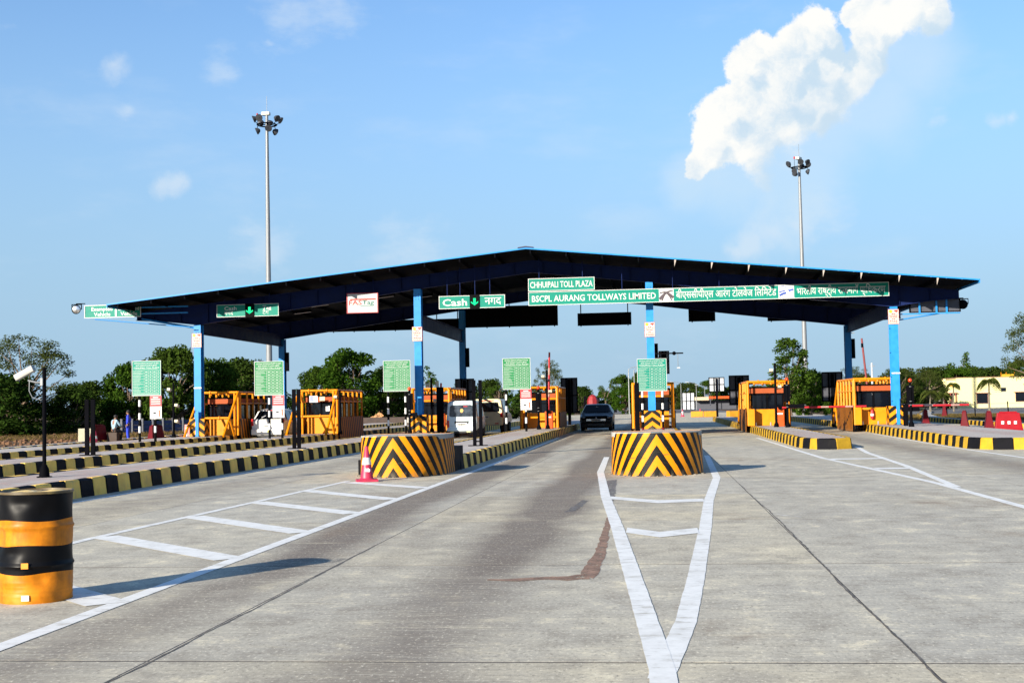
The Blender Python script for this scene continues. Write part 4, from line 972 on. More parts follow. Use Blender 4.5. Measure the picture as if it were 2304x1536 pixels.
t = thing('roller_post', 'thick black post with a cream cap left of the white van', 'post', (-10.28, 61.2, .32)); MB().span(-.16, .16, -.12, .12, 0, 2.15).build('post', m_iron, t); MB().tube([(-.12, 0, 2.15), (-.12, 0, 2.42)], .07, 8).build('cap', mat('camera_cream', (.7, .66, .5)), t)
def board_back(label, x, y, w, z0, z1, pale=False, post=True):
    t = thing('sign_board', label, 'sign', (x, y, 0), 0, 'sign boards seen from behind')
    pm = m_pale if pale else m_grey; n = 3
    for k in range(n):
        a = -w / 2 + w * k / n; MB().span(a + .03, a + w / n - .03, 0, .03, z0 + .05, z1 - .05).build('panel', pm, t)
    fm = frame_mb(-w / 2, w / 2, z0, z1, .06, -.05, -.01)
    for k in (1, 2): fm.span(-w / 2 + w * k / n - .04, -w / 2 + w * k / n + .04, -.06, -.02, z0, z1)
    fm.span(-w / 2, w / 2, -.05, -.012, (z0 + z1) / 2 - .03, (z0 + z1) / 2 + .03); fm.build('frame', m_iron, t)
    if post: MB().span(-.09, .09, -.12, -.061, 0, z1 - .1).build('post', m_iron, t)
board_back('tall dark sign board back behind the booth with the boom', 4.75, 74.5, 1.15, 1.3, 3.0); board_back('tall dark sign board back behind the rightmost booth', 9.75, 73, 1.15, 1.4, 3.05)
board_back('dark sign board back above the white van', -10.75, 72.5, 1.1, 1.6, 3.1); board_back('dark sign board back behind the booth beside the black car', -5.05, 76, 1.0, 1.0, 3.1)
board_back('pale lattice sign board back on a black post in the distance', 5.05, 108, 1.3, 2.35, 3.55, True); board_back('pale wide lattice sign board back low by the far road', 3.5, 140, 1.35, .7, 2.6, True, False); board_back('pale small sign board back high behind the centre column', .55, 76, .62, 3.2, 4.55, True)
t = thing('sensor_arm', 'black horizontal sensor arm on the centre column with a hanging rod', 'sensor', (.02, 59.8, 3.75)); MB().span(0, 1.3, -.03, .03, 0, .06).build('arm', m_iron, t); MB().sphere((.88, 0, .03), .09, 10, 6).build('sensor_head', m_iron, t, smooth=True); MB().tube([(1.05, 0, 0), (1.05, 0, -.62)], .012, 6).build('hanging_rod', m_steel, t); MB().span(1.0, 1.14, -.02, .02, -.66, -.62).build('rod_tip', m_white, t); MB().tube([(0, 0, -.3), (.35, 0, 0)], .02, 6).build('brace', m_iron, t)

# ------------------------------------------------------------------ drum, cones, barriers, poles
def oil_drum(x, y):
    t = thing('oil_drum', 'dented oil drum painted in yellow and black bands', 'drum', (x, y, 0))
    n = 44
    def rad(z, a):
        r = .288
        for zc in (.30, .60): r += .013 * math.exp(-((z - zc) / .014) ** 2)
        for k in range(4): r += .004 * math.exp(-((z - .06 - k * .035) / .008) ** 2)
        dent = 1.7 * (.020 * math.exp(-((z - .52) / .10) ** 2 - ((a + 2.35) / .35) ** 2) + .016 * math.exp(-((z - .70) / .09) ** 2 - ((a + .9) / .3) ** 2) + .018 * math.exp(-((z - .18) / .07) ** 2 - ((a + 1.0) / .25) ** 2) + .014 * math.exp(-((z - .40) / .05) ** 2 - ((a + 1.8) / .25) ** 2) + .012 * math.exp(-((z - .80) / .05) ** 2 - ((a + 1.5) / .3) ** 2) + .010 * math.exp(-((z - .10) / .05) ** 2 - ((a + 1.9) / .3) ** 2))
        return r - dent + .003 * math.sin(7 * a + 20 * z)
    def band(z0, z1, m, name, wob):
        mb = MB(); k = max(3, int((z1 - z0) / .012)); vs = []; fs = []
        for i in range(k + 1):
            for j in range(n):
                a = -math.pi + TAU * j / n; z = z0 + (z1 - z0) * i / k
                if i == 0 and z0 > .01: z += .008 * math.sin(3 * a + z0 * 40) * wob
                if i == k and z1 < .85: z += .008 * math.sin(3 * a + z1 * 40) * wob
                r = rad(z, a); vs.append((r * math.cos(a), r * math.sin(a), z))
        for i in range(k):
            for j in range(n): q = (j + 1) % n; fs.append((i * n + j, i * n + q, (i + 1) * n + q, (i + 1) * n + j))
        return mb.add(vs, fs).build(name, m, t, smooth=True)
    my = mat('drum_yellow', (.52, .165, .002), .48, var=.25, scale=6, dirt=.6, dirtcol=(.16, .05, .006), spec=.3)
    mk = mat('drum_black', (.003, .003, .004), .45, var=.3, spec=.12)
    band(0, .235, my, 'yellow_band', 1); band(.235, .455, mk, 'black_band', 1); band(.455, .655, my, 'yellow_band', 1); band(.655, .872, mk, 'black_band', 1)
    MB().lathe([(.282, .862), (.298, .868), (.298, .886), (.284, .888), (.278, .872)], 44).build('top_rim', mat('drum_rim', (.10, .07, .03), .5, var=.3, dirt=.6, dirtcol=(.35, .26, .09)), t, smooth=True)
    vs = [(0, 0, .878)]; fs = []
    for i in range(1, 7):
        for j in range(n):
            a = TAU * j / n; r = .28 * i / 6; vs.append((r * math.cos(a), r * math.sin(a), .872 + .010 * math.sin(3 * a + 1) * math.sin(math.pi * i / 6) + .014 * math.exp(-(i - 3.5) ** 2) * math.cos(2 * a)))
    for j in range(n): fs.append((0, 1 + j, 1 + (j + 1) % n))
    for i in range(5):
        for j in range(n): q = (j + 1) % n; fs.append((1 + i * n + j, 1 + i * n + q, 1 + (i + 1) * n + q, 1 + (i + 1) * n + j))
    MB().add(vs, fs).build('lid', mat('drum_lid', (.62, .45, .16), .5, var=.3, scale=9, dirt=.7, dirtcol=(.55, .50, .40)), t, smooth=True)
    for a, z, w, h, m in ((-1.38, .205 + .10, .055, .045, mat('sticker_orange', (.75, .28, .02), .5)), (-1.38, .05, .06, .045, mat('sticker_pale', (.55, .58, .50), .5))):
        r = rad(z, a) + .008
        MB().box((r * math.cos(a), r * math.sin(a), z), (.004, w, h), (0, 0, a)).build('reflector_sticker', m, t)
    return t
oil_drum(-5.07, 10.12)

def cone_mesh():
    return dict(body=MB().lathe([(.165, .045), (.13, .07), (.035, .68), (.02, .70), (.001, .70)], 20).mesh('cone_body', mat('cone_pink', (.42, .022, .065), .5, var=.1, dirt=.1), True),
                base=MB().span(-.21, .21, -.21, .21, 0, .045).mesh('base', mat('cone_base', (.36, .018, .055), .55)),
                band=MB().lathe([(.096, .335), (.0965, .337), (.070, .475), (.0695, .473)], 20).mesh('reflective_band', m_white, True),
                mark=MB().prism([(-.05, .20), (.05, .19), (.06, .24), (.02, .27), (.0, .26), (-.04, .27)], -.112, -.108, 'xz').mesh('white_mark', m_white))
CM = cone_mesh()
def cone(label, x, y, z=0., s=1., rz=0.):
    t = thing('traffic_cone', label, 'cone', (x, y, z), rz, 'pink traffic cones'); t.scale = (s, s, s)
    for k, nm in (('body', 'cone_body'), ('base', 'base'), ('band', 'reflective_band'), ('mark', 'white_mark')): obj(nm, CM[k], t)
cone('pink traffic cone with a white band beside the striped barrier', -5.98, 26.3, 0, 1.04, .3)
cone('small pink cone on the far road left of the yellow blocks', 2.85, 140, 0, 1.2); cone('small pink cone on the far road against the yellow blocks', 4.6, 136, 0, 1.2); cone('pink cone by the seated man', -26.3, 58.4, .0, 1.0)

t = thing('surveillance_camera', 'white surveillance camera on a black pole behind the drum', 'camera', (-11.55, 23.4, .32))
MB().tube([(0, 0, 0), (0, 0, .02)], .14, 12).tube([(0, 0, .02), (0, 0, .16), (0, 0, .24)], [.10, .085, .045], 10).build('base', m_iron, t, smooth=True)
MB().tube([(0, 0, .2), (0, 0, 2.08)], .037, 10).build('pole', m_iron, t, smooth=True)
MB().tube([(-.02, -.04, 1.80), (-.13, -.06, 1.80), (-.28, -.09, 1.84)], .018, 8).span(-.045, .0, -.075, .02, 1.74, 1.88).build('arm', m_steel, t, smooth=True)
hd = MB(); e = Euler((0, R(-27), 0)).to_matrix()
pr = [(-.055, -.06), (.055, -.06), (.06, -.02), (.06, .05), (.04, .065), (-.04, .065), (-.06, .05), (-.06, -.02)]
vs = [e @ Vector((x, a, b)) + Vector((-.34, -.1, 1.98)) for x in (-.2, .2) for a, b in pr]; n = len(pr)
hd.add(vs, [tuple(range(n - 1, -1, -1)), tuple(range(n, 2 * n))] + [(i, (i + 1) % n, n + (i + 1) % n, n + i) for i in range(n)]); bevel(hd.build('camera_body', mat('camera_white', (.30, .30, .28), .5), t), .008)
MB().tube([(-.25, -.09, 1.84), (-.25, -.1, 1.64), (-.2, -.08, 1.52), (-.04, -.03, 1.46)], .009, 6).build('cable', m_steel, t, smooth=True)
MB().tube([e @ Vector((-.202, 0, 0)) + Vector((-.34, -.1, 1.98)), e @ Vector((-.21, 0, 0)) + Vector((-.34, -.1, 1.98))], .045, 12).build('lens', m_glass, t)

def plastic_barrier(label, x, y, z, L, rz, m=None, holes=True):
    t = thing('plastic_barrier', label, 'barrier', (x, y, z), R(rz), 'red plastic road barriers')
    m = m or m_redp
    w = [(-.25, 0), (.25, 0), (.26, .06), (.19, .12), (.12, .55), (.10, .82), (-.10, .82), (-.12, .55), (-.19, .12), (-.26, .06)]
    vs = []; k = len(w)
    for s, xx in ((1.0, -L / 2), (1.0, L / 2)):
        for a, b in w: vs.append((xx * (1 - .22 * b / .82), a, b))
    o = MB().add(vs, [tuple(range(k - 1, -1, -1)), tuple(range(k, 2 * k))] + [(i, (i + 1) % k, k + (i + 1) % k, k + i) for i in range(k)]).build('shell', m, t); bevel(o, .025)
    if holes:
        for q in (-.22, 0, .22): MB().span(q * L - .055, q * L + .055, -.200, -.145, .34, .47).build('reflector', m_white, t)
    MB().span(-L * .3, L * .3, -.07, .07, .82, .87).build('top_ridge', m, t)
plastic_barrier('bright red plastic barrier with three white reflectors', 14.75, 56.4, 0, 1.15, -6, mat('red_plastic_bright', (.24, .004, .010), .5, var=.08, spec=.15))
plastic_barrier('dark red plastic barrier seen end on, touching the bright red one', 15.0, 60.6, 0, 1.0, 80, holes=False); plastic_barrier('dark red plastic barrier seen end on, alone in the side lane', 14.95, 65, 0, 1.0, 75, holes=False)
plastic_barrier('dark red plastic barrier behind the lane signal', 15.2, 75.5, 0, 1.0, 84, holes=False); plastic_barrier('small dark red plastic barrier beyond the kerb by the fence', 22.4, 104, .0, .9, 80, holes=False)
mrw = mat('red_plastic_faded', (.50, .10, .08), .5, var=.2)
def slatted_barrier(label, x, y, z, rz):
    t = thing('plastic_barrier', label, 'barrier', (x, y, z), R(rz), 'red plastic road barriers')
    MB().prism([(-.25, 0), (.25, 0), (.12, .8), (-.12, .8)], -.6, .6, 'yz').build('shell', mrw, t)
    for k in range(5): MB().box((-.46 + k * .23, -.20, .38), (.10, .03, .5), (R(-9), 0, 0)).build('white_stripe', mat('stripe_white', (.7, .62, .58), .6), t)
slatted_barrier('faded red barrier with white stripes left of the leftmost column', -26.1, 71.2, 0, 0); slatted_barrier('faded red barrier with white stripes seen under the leftmost booth cage', -24.3, 71.4, 0, 0)
plastic_barrier('dark red barrier behind the teal fare board', -26.2, 65.6, 0, 1.0, 70, holes=False); plastic_barrier('dull red barrier the seated man leans on', -26.95, 60.2, .12, 1.0, 75, holes=False)
t = thing('concrete_block', 'pale cream concrete block by the seated man', 'block', (-27.75, 61.2, .05)); bevel(MB().span(-.55, .55, -.35, .35, 0, .75).build('block', mat('cream_concrete', (.34, .32, .23), .85, var=.1, dirt=.2), t), .03)
t = thing('striped_block', 'yellow and black striped block at the end of the bright red barrier', 'block', (15.75, 55.5, 0)); g = MB()
for a, b in (((-.4, -.3), (.4, -.3)), ((.4, -.3), (.4, .3)), ((.4, .3), (-.4, .3)), ((-.4, .3), (-.4, -.3))): g.add([(*a, 0), (*b, 0), (*b, .45), (*a, .45)], [(0, 1, 2, 3)], uv=[[(0, 0), (.8, 0), (.8, .0), (0, .0)]])
g.add([(-.4, -.3, .45), (.4, -.3, .45), (.4, .3, .45), (-.4, .3, .45)], [(0, 1, 2, 3)], uv=[[(0, .3)] * 4]); g.build('block', stripes_mat('block_stripes', 'D', period=.4, slope=1.0), t)
for k, (x, y) in enumerate(((4.2, 134), (5.5, 133), (7.6, 129))):
    t = thing('yellow_block', 'yellow concrete block ending the far side of a traffic island', 'block', (x, y, 0), .2 * k, 'far yellow blocks'); bevel(MB().span(-.62, .62, -.35, .35, 0, .6).build('block', mat('block_orange', (.50, .21, .005), .7, var=.12, dirt=.2), t), .05)

# ------------------------------------------------------------------ high masts and poles
def high_mast(label, x, y, h, rz, n=9):
    t = thing('high_mast', label, 'light mast', (x, y, 0), rz, 'floodlight masts')
    MB().tube([(0, 0, 0), (0, 0, h * .33), (0, 0, h * .66), (0, 0, h)], [.30, .245, .19, .125], 18).build('mast', m_steel, t, smooth=True)
    for z in (h * .33, h * .66): MB().tube([(0, 0, z - .15), (0, 0, z)], .252 if z < h / 2 else .196, 18).build('sleeve_joint', m_steel, t, smooth=True)
    MB().span(-.4, .4, -.4, .4, 0, .05).build('base_plate', m_steel, t)
    ring = MB()
    LR = .85
    for k in range(16):
        a, b = TAU * k / 16, TAU * (k + 1) / 16; ring.tube([(LR * math.cos(a), LR * math.sin(a), h - .85), (LR * math.cos(b), LR * math.sin(b), h - .85)], .06, 6)
    for k in range(4): a = TAU * k / 4 + .4; ring.tube([(.1 * math.cos(a), .1 * math.sin(a), h - .85), (LR * math.cos(a), LR * math.sin(a), h - .85)], .045, 6)
    ring.build('lantern_carriage', m_iron, t)
    bevel(MB().span(-.45, .28, -.22, .22, h, h + .28).build('head_frame', mat('head_cream', (.6, .6, .52), .6), t), .04)
    MB().tube([(0, 0, h), (0, 0, h + 1.7)], .018, 6).build('lightning_rod', m_steel, t)
    MB().tube([(-.9, .1, h - .8), (-.9, .1, h - .05)], .02, 6).build('obstacle_lamp_stem', m_iron, t); MB().sphere((-.9, .1, h + .1), (.09, .09, .16), 8, 6).build('obstacle_lamp', m_red, t, smooth=True)
    lampm = MB().lathe([(.06, .36), (.16, .30), (.30, .08), (.32, 0), (.30, 0)], 16, axis='y').mesh('flood_lamp', mat('lamp_grey', (.03, .033, .04), .5), True); lens = MB().lathe([(.001, .10), (.18, .06), (.30, .01)], 16, axis='y').mesh('reflector', m_chrome, True)
    for k in range(n):
        a = TAU * k / n + .25; up = (k % 3 != 1); r = 1.25 if up else 1.0; z = h - .85 + (.38 if up else -.52)
        l = obj('flood_lamp', lampm, t, (r * math.cos(a), r * math.sin(a), z), (R(random.uniform(15, 40)), 0, a - math.pi / 2 + math.pi + random.uniform(-.4, .4))); obj('reflector', lens, l)
        MB().tube([(LR * math.cos(a), LR * math.sin(a), h - .85), (r * math.cos(a), r * math.sin(a), z)], .03, 6).build('lamp_arm', m_iron, t)
high_mast('tall floodlight mast rising behind the left half of the canopy', -33.6, 110, 27.6, 0); high_mast('tall floodlight mast rising behind the right half of the canopy', 15.95, 140, 27.3, 1.0)
def street_lamp(label, x, y, h, side):
    t = thing('street_lamp', label, 'street lamp', (x, y, 0), 0, 'street lamps along the far highway')
    MB().tube([(0, 0, 0), (0, 0, h), (side * .4, 0, h + .25), (side * 1.5, 0, h + .4)], [.09, .06, .045, .04], 8).build('pole', m_steel, t, smooth=True); MB().box((side * 1.8, 0, h + .42), (.7, .2, .1), (0, R(-6 * side), 0)).build('lamp_head', m_pale, t)
for k, (x, y, h) in enumerate(((-3.6, 178, 6.2), (-3.2, 200, 6.7), (-2.6, 225, 7.6), (-2.0, 255, 7.8))): street_lamp('thin street lamp left of the far highway, arm towards the road', x, y, h, 1)
for k, (x, y, h) in enumerate(((5.0, 255, 5.2), (8.2, 262, 5.2), (10.9, 290, 5.0), (11.9, 320, 5.0))): street_lamp('thin street lamp right of the far highway in front of the far trees', x, y, h, -1)
t = thing('utility_pole', 'tall pale pole behind the right rear column', 'pole', (22.2, 150, 0)); MB().tube([(0, 0, 0), (0, 0, 9.8)], [.13, .08], 8).build('pole', m_steel, t, smooth=True); MB().span(-.5, .5, -.04, .04, 9.0, 9.1).build('crossarm', m_steel, t)
t = thing('utility_pole', 'dark red leaning pole above the rightmost booth', 'pole', (20.6, 130, 0)); MB().tube([(.35, 0, 0), (-.25, 0, 7.5)], [.12, .09], 8).build('pole', mat('rust_red', (.16, .015, .015), .6), t, smooth=True); MB().span(-.32, -.12, -.1, .1, 6.6, 7.0).build('bracket', m_iron, t)
t = thing('utility_pole', 'short pale concrete pole right of the dark red leaning pole', 'pole', (24.5, 150, 0)); MB().tube([(0, 0, 0), (0, 0, 5.6)], [.14, .1], 8).build('pole', m_pale, t, smooth=True); MB().span(-.35, .35, -.04, .04, 5.2, 5.28).build('crossarm', m_steel, t)
t = thing('transformer_stand', 'wooden two pole stand beside the right mast', 'stand', (17.2, 165, 0))
for s in (-.7, .7): MB().tube([(s, 0, 0), (s, 0, 3.6)], .12, 8).build('pole', mat('weathered_wood', (.4, .33, .22), .8), t, smooth=True)
MB().span(-1.2, 1.2, -.06, .06, 3.1, 3.25).build('crossarm', MATS['weathered_wood'], t); MB().tube([(-.7, 0, .4), (.7, 0, 2.4)], .05, 6).tube([(.7, 0, .4), (-.7, 0, 2.4)], .05, 6).build('cross_brace', MATS['weathered_wood'], t)

# ------------------------------------------------------------------ vehicles
def panel_on(parent, name, A, B, C, D, m, r=.18, off=.008, th=.012):
    """a pane with rounded corners on the quadrilateral A B C D (seen from outside, counter-clockwise)"""
    A, B, C, D = (Vector(p) for p in (A, B, C, D)); nrm = (B - A).cross(D - A).normalized(); pts = []
    def P(u, v): return (A * (1 - u) + B * u) * (1 - v) + (D * (1 - u) + C * u) * v
    for cu, cv, a0 in ((1 - r, r * 1.2, -90), (1 - r, 1 - r * 1.2, 0), (r, 1 - r * 1.2, 90), (r, r * 1.2, 180)):
        for k in range(5):
            a = R(a0 + 22.5 * k); pts.append(P(cu + r * math.cos(a), cv + r * 1.2 * math.sin(a)))
    n = len(pts); vs = [p + nrm * (off - th) for p in pts] + [p + nrm * off for p in pts]
    return MB().add(vs, [tuple(range(n - 1, -1, -1)), tuple(range(n, 2 * n))] + [(i, (i + 1) % n, n + (i + 1) % n, n + i) for i in range(n)]).build(name, m, parent)
def hull(stations):
    """stations (y, zb, zbelt, zroof, ws, wb, wr) along the vehicle"""
    vs = []; fs = []
    for y, zb, zl, zr, ws, wb, wr in stations:
        half = [(ws - .10, zb), (ws, zb + .13), (wb, zl - .22), (wb - .015, zl), (wr, zr - .06), (wr - .16, zr)]
        ring = [(x, z) for x, z in half] + [(-x, z) for x, z in half[::-1]]
        vs += [(x, y, z) for x, z in ring]
    n = 12
    for s in range(len(stations) - 1):
        for k in range(n): q = (k + 1) % n; fs.append((s * n + k, s * n + q, (s + 1) * n + q, (s + 1) * n + k))
    fs.append(tuple(range(n - 1, -1, -1))); fs.append(tuple((len(stations) - 1) * n + k for k in range(n)))
    return MB().add(vs, fs)
def wheel(parent, x, y, r=.30, w=.19):
    o = MB().lathe([(r * .62, -w / 2), (r * .93, -w / 2), (r, -w * .32), (r, w * .32), (r * .93, w / 2), (r * .62, w / 2)], 22).build('tyre', m_tyre, parent, smooth=True, loc=(x, y, r), rot=(0, R(90), 0))
    MB().lathe([(.001, -w * .3), (r * .5, -w * .42), (r * .63, -w * .3), (r * .63, w * .3), (r * .5, w * .42), (.001, w * .3)], 16).build('rim', m_steel, o, smooth=True)
def seats(t, y, z, w):
    for s in (-1, 1): bevel(MB().span(s * w * .5 - .22, s * w * .5 + .22, y, y + .12, z - .1, z + .35).build('seat_back', mat('seat_grey', (.06, .055, .05), .9), t), .04)
def paint(name, col): return mat(name, col, .3, var=.02, coat=.25, spec=.3)
def plate(t, y, z, w=.5, h=.12, d=-1, x=0):
    p = MB().span(x - w / 2, x + w / 2, y - .01, y + .01, z - h / 2, z + h / 2).build('number_plate', m_plate, t); b = MB(); q = -w * .38
    while q < w * .36: e = q + random.uniform(.03, .05); b.span(x + q, x + e, y + d * .016, y + d * .011, z - h * .26, z + h * .26); q = e + .018
    b.build('plate_characters', m_blk, p)
# white minivan
t = thing('minivan', 'pale blue white minivan stopped at the booth, seen from behind', 'van', (-9.32, 61.6, 0))
mv = paint('van_paint', (.56, .65, .69)); S = [(0, .36, .98, 1.72, .71, .75, .66), (.10, .30, 1.0, 1.80, .72, .755, .665), (2.4, .30, 1.0, 1.80, .72, .755, .66), (2.75, .30, 1.0, 1.74, .72, .755, .62), (3.25, .34, .98, 1.06, .70, .74, .66), (3.45, .38, .85, .92, .66, .70, .62)]
b = hull(S).build('body', mv, t, smooth=30); bevel(b, .045, 3, 18)
panel_on(t, 'rear_window', (-.60, -.002, 1.03), (.60, -.002, 1.03), (.54, -.002, 1.60), (-.54, -.002, 1.60), mat('van_glass', (.035, .045, .06), .12, var=.5, scale=5, spec=.5), .12, .012)
panel_on(t, 'side_window', (.742, .25, 1.03), (.742, 1.25, 1.03), (.675, 1.25, 1.62), (.675, .25, 1.62), m_glass, .08, .02); panel_on(t, 'side_window', (.742, 1.35, 1.03), (.742, 2.3, 1.03), (.675, 2.2, 1.62), (.675, 1.35, 1.62), m_glass, .08, .02)
for s in (-1, 1): MB().span(s * .60, s * .70, -.035, .01, .52, .86).build('tail_lamp', m_redl, t)
MB().span(-.34, .34, -.02, .005, .70, .82).build('plate_recess', m_rub, t); plate(t, -.03, .66, .52, .16); bevel(MB().span(-.72, .72, -.10, .05, .34, .46).build('bumper', mv, t), .03); MB().span(-.66, .66, -.07, .1, .26, .34).build('valance', m_rub, t)
for s in (-.45, .35): MB().span(s - .09, s + .09, -.10, -.06, .28, .325).build('fog_lamp', mat('lamp_cream', (.7, .66, .3), .4), t)
MB().prism([(-.06, 1.28), (.0, 1.22), (.08, 1.26), (.10, 1.36), (.04, 1.42), (-.03, 1.40)], -.024, -.016, 'xz').build('window_sticker', mat('sticker_gold', (.75, .38, .10), .6), t); MB().span(.10, .30, -.024, -.016, 1.50, 1.545).build('window_sticker', m_red, t)
MB().span(-.06, .06, -.03, -.005, .885, .90).build('badge', m_chrome, t); MB().span(.30, .55, -.012, -.004, .83, .845).build('body_crease', m_rub, t); MB().span(-.62, .62, -.0075, -.002, .60, .607).build('hatch_seam', m_rub, t)
for x, y in ((-.64, .75), (.64, .75), (-.64, 2.85), (.64, 2.85)): wheel(t, x, y, .28, .16)
# cream SUV
t = thing('suv', 'cream and maroon SUV queueing ahead of the white minivan', 'car', (-9.15, 70.0, 0))
ms = paint('suv_cream', (.68, .64, .41)); mm = paint('suv_maroon', (.10, .015, .015))
S = [(0, .55, 1.12, 1.86, .82, .87, .74), (.12, .48, 1.14, 1.92, .83, .88, .75), (2.6, .48, 1.14, 1.90, .83, .88, .75), (3.3, .48, 1.14, 1.22, .83, .87, .78), (4.2, .5, 1.08, 1.14, .80, .84, .74), (4.38, .55, .95, 1.0, .74, .8, .7)]
b = hull(S).build('body', ms, t, smooth=30); bevel(b, .05, 3, 18)
panel_on(t, 'rear_window', (-.66, -.001, 1.20), (.66, -.001, 1.20), (.60, -.001, 1.72), (-.60, -.001, 1.72), m_glass, .08, .014)
for a, c in ((.3, 1.2), (1.3, 2.3)): panel_on(t, 'side_window', (.865, a, 1.18), (.865, c, 1.18), (.765, c, 1.78), (.765, a, 1.78), m_glass, .06, .02)
MB().span(.862, .90, .3, 3.9, .62, .98).build('side_cladding', mm, t); MB().span(-.90, -.862, .3, 3.9, .62, .98).build('side_cladding', mm, t)
for s in (-1, 1): MB().prism([(s * .70, .92), (s * .86, .90), (s * .84, 1.16), (s * .72, 1.12)] if s > 0 else [(-.70, .92), (-.72, 1.12), (-.84, 1.16), (-.86, .90)], -.03, .06, 'xz').build('tail_lamp', m_redl, t)
bevel(MB().span(-.86, .86, -.13, .06, .46, .70).build('bumper', ms, t), .05); plate(t, -.02, .92, .5, .11, x=-.18); MB().span(.42, .62, -.15, -.13, .54, .59).build('reflector', m_redl, t); MB().span(-.35, .35, -.04, .02, 1.80, 1.84).build('stop_lamp', m_redl, t)
MB().span(-.5, -.18, -.012, -.004, 1.02, 1.03).build('badge', m_rub, t); MB().tube([(.62, .3, 1.95), (.62, 2.3, 1.95)], .02, 6).build('roof_rail', m_iron, t); MB().tube([(-.62, .3, 1.95), (-.62, 2.3, 1.95)], .02, 6).build('roof_rail', m_iron, t)
for x, y in ((-.74, .85), (.74, .85), (-.74, 3.5), (.74, 3.5)): wheel(t, x, y, .36, .22)
# white hatchback
t = thing('hatchback', 'white hatchback at the leftmost lane booth, seen from behind', 'car', (-19.15, 62.3, 0))
mh = paint('hatch_white', (.66, .66, .62)); S = [(0, .40, .98, 1.02, .76, .80, .70), (.06, .34, 1.0, 1.06, .79, .83, .74), (.42, .28, 1.0, 1.52, .80, .845, .62), (1.0, .26, 1.0, 1.60, .80, .85, .63), (2.2, .26, .98, 1.56, .80, .85, .62), (3.0, .26, .96, 1.02, .79, .83, .72), (3.6, .3, .86, .90, .76, .79, .68), (3.8, .38, .72, .76, .66, .7, .6)]
b = hull(S).build('body', mh, t, smooth=30); bevel(b, .045, 3, 18)
panel_on(t, 'rear_window', (-.64, .075, 1.08), (.64, .075, 1.08), (.52, .385, 1.475), (-.52, .385, 1.475), m_glass, .10, .012)
for a, c, d in ((.55, 1.35, .1), (1.45, 2.2, -.12)): panel_on(t, 'side_window', (.845, a, 1.03), (.845, c, 1.03), (.66, c + min(d, 0), 1.5), (.66, a + max(d, 0), 1.5), m_glass, .07, .02)
for s in (-1, 1): MB().prism([(s * .70, .78), (s * .82, .74), (s * .82, 1.10), (s * .74, 1.12)] if s > 0 else [(-.70, .78), (-.74, 1.12), (-.82, 1.10), (-.82, .74)], -.012, .12, 'xz').build('tail_lamp', m_redl, t)
bevel(MB().span(-.82, .82, -.12, .08, .30, .60).build('bumper', mh, t), .06); MB().span(-.5, .5, -.09, .05, .24, .30).build('valance', m_rub, t); plate(t, -.008, .74, .48, .11); MB().span(-.30, .32, -.018, -.004, .86, .885).build('handle_bar', m_chrome, t); MB().span(.03, .07, -.13, -.121, .42, .54).build('sticker', mat('sticker_yellow', (.75, .6, .03), .5), t)
MB().box((-.25, .13, 1.2), (.34, .02, .03), (0, R(-24), 0)).build('rear_wiper', mat('wiper_grey', (.3, .3, .32), .5), t); MB().span(-.14, .14, .36, .40, 1.50, 1.53).build('stop_lamp', m_redl, t)
for x, y in ((-.72, .72), (.72, .72), (-.72, 3.1), (.72, 3.1)): wheel(t, x, y, .29, .18)
# black saloon facing the camera
t = thing('black_car', 'black hatchback car coming out under the canopy, facing forward', 'car', (-3.38, 73.2, 0), 0); t.scale = (1.13, 1.1, 1.02)
mk = mat('car_black', (.0015, .002, .005), .3, var=.02, spec=.12, coat=.04); S = [(0, .30, .62, .68, .68, .72, .64), (.18, .18, .78, .84, .79, .82, .70), (.95, .18, .94, .99, .80, .84, .74), (1.75, .26, .98, 1.42, .80, .85, .62), (2.2, .26, 1.0, 1.50, .80, .85, .62), (3.2, .26, 1.0, 1.48, .80, .85, .62), (3.9, .28, 1.0, 1.06, .79, .83, .72), (4.1, .36, .9, .96, .72, .76, .66)]
b = hull(S).build('body', mk, t, smooth=30); bevel(b, .05, 3, 18)
panel_on(t, 'windscreen', (-.70, 1.02, 1.01), (.70, 1.02, 1.01), (.56, 1.74, 1.42), (-.56, 1.74, 1.42), mat('tinted_glass', (.002, .002, .003), .12, spec=.1), .07, .03)
for s in (-1, 1):
    MB().sphere((s * .60, .17, .72), (.16, .10, .08), 12, 8).build('headlamp', mat('headlamp', (.16, .17, .18), .1, spec=.8), t, smooth=True); MB().span(s * .86 - .0, s * 1.02, 1.42, 1.54, 1.0, 1.14).build('wing_mirror', mk, t)
    MB().span(s * .55 - .09, s * .55 + .09, .06, .10, .42, .46).build('fog_lamp', m_chrome, t)
MB().span(-.48, .48, -.02, .03, .56, .66).build('grille_bar', m_chrome, t); plate(t, -.04, .60, .5, .12); MB().sphere((0, .05, .72), (.06, .03, .035), 10, 6).build('badge', m_chrome, t, smooth=True); bevel(MB().span(-.78, .78, -.04, .16, .17, .48).build('bumper', mk, t), .05); MB().span(-.42, .42, -.05, -.03, .30, .40).build('air_intake', m_rub, t); MB().span(-.05, .05, 1.5, 1.52, 1.30, 1.36).build('rear_view_mirror', m_pale, t)
for x, y in ((-.70, .80), (.70, .80), (-.72, 3.35), (.72, 3.35)): wheel(t, x, y, .30, .19)
t = thing('red_tank', 'red faceted tank standing on the road behind the black car', 'tank', (-5.85, 121, 0))
MB().lathe([(.5, 0), (.52, 1.9), (.36, 2.25), (.1, 2.42), (.001, 2.42)], 8).build('shell', mat('tank_red', (.22, .01, .012), .6), t); MB().span(-.85, -.6, -.1, .1, 0, 2.3).build('back_post', m_iron, t)

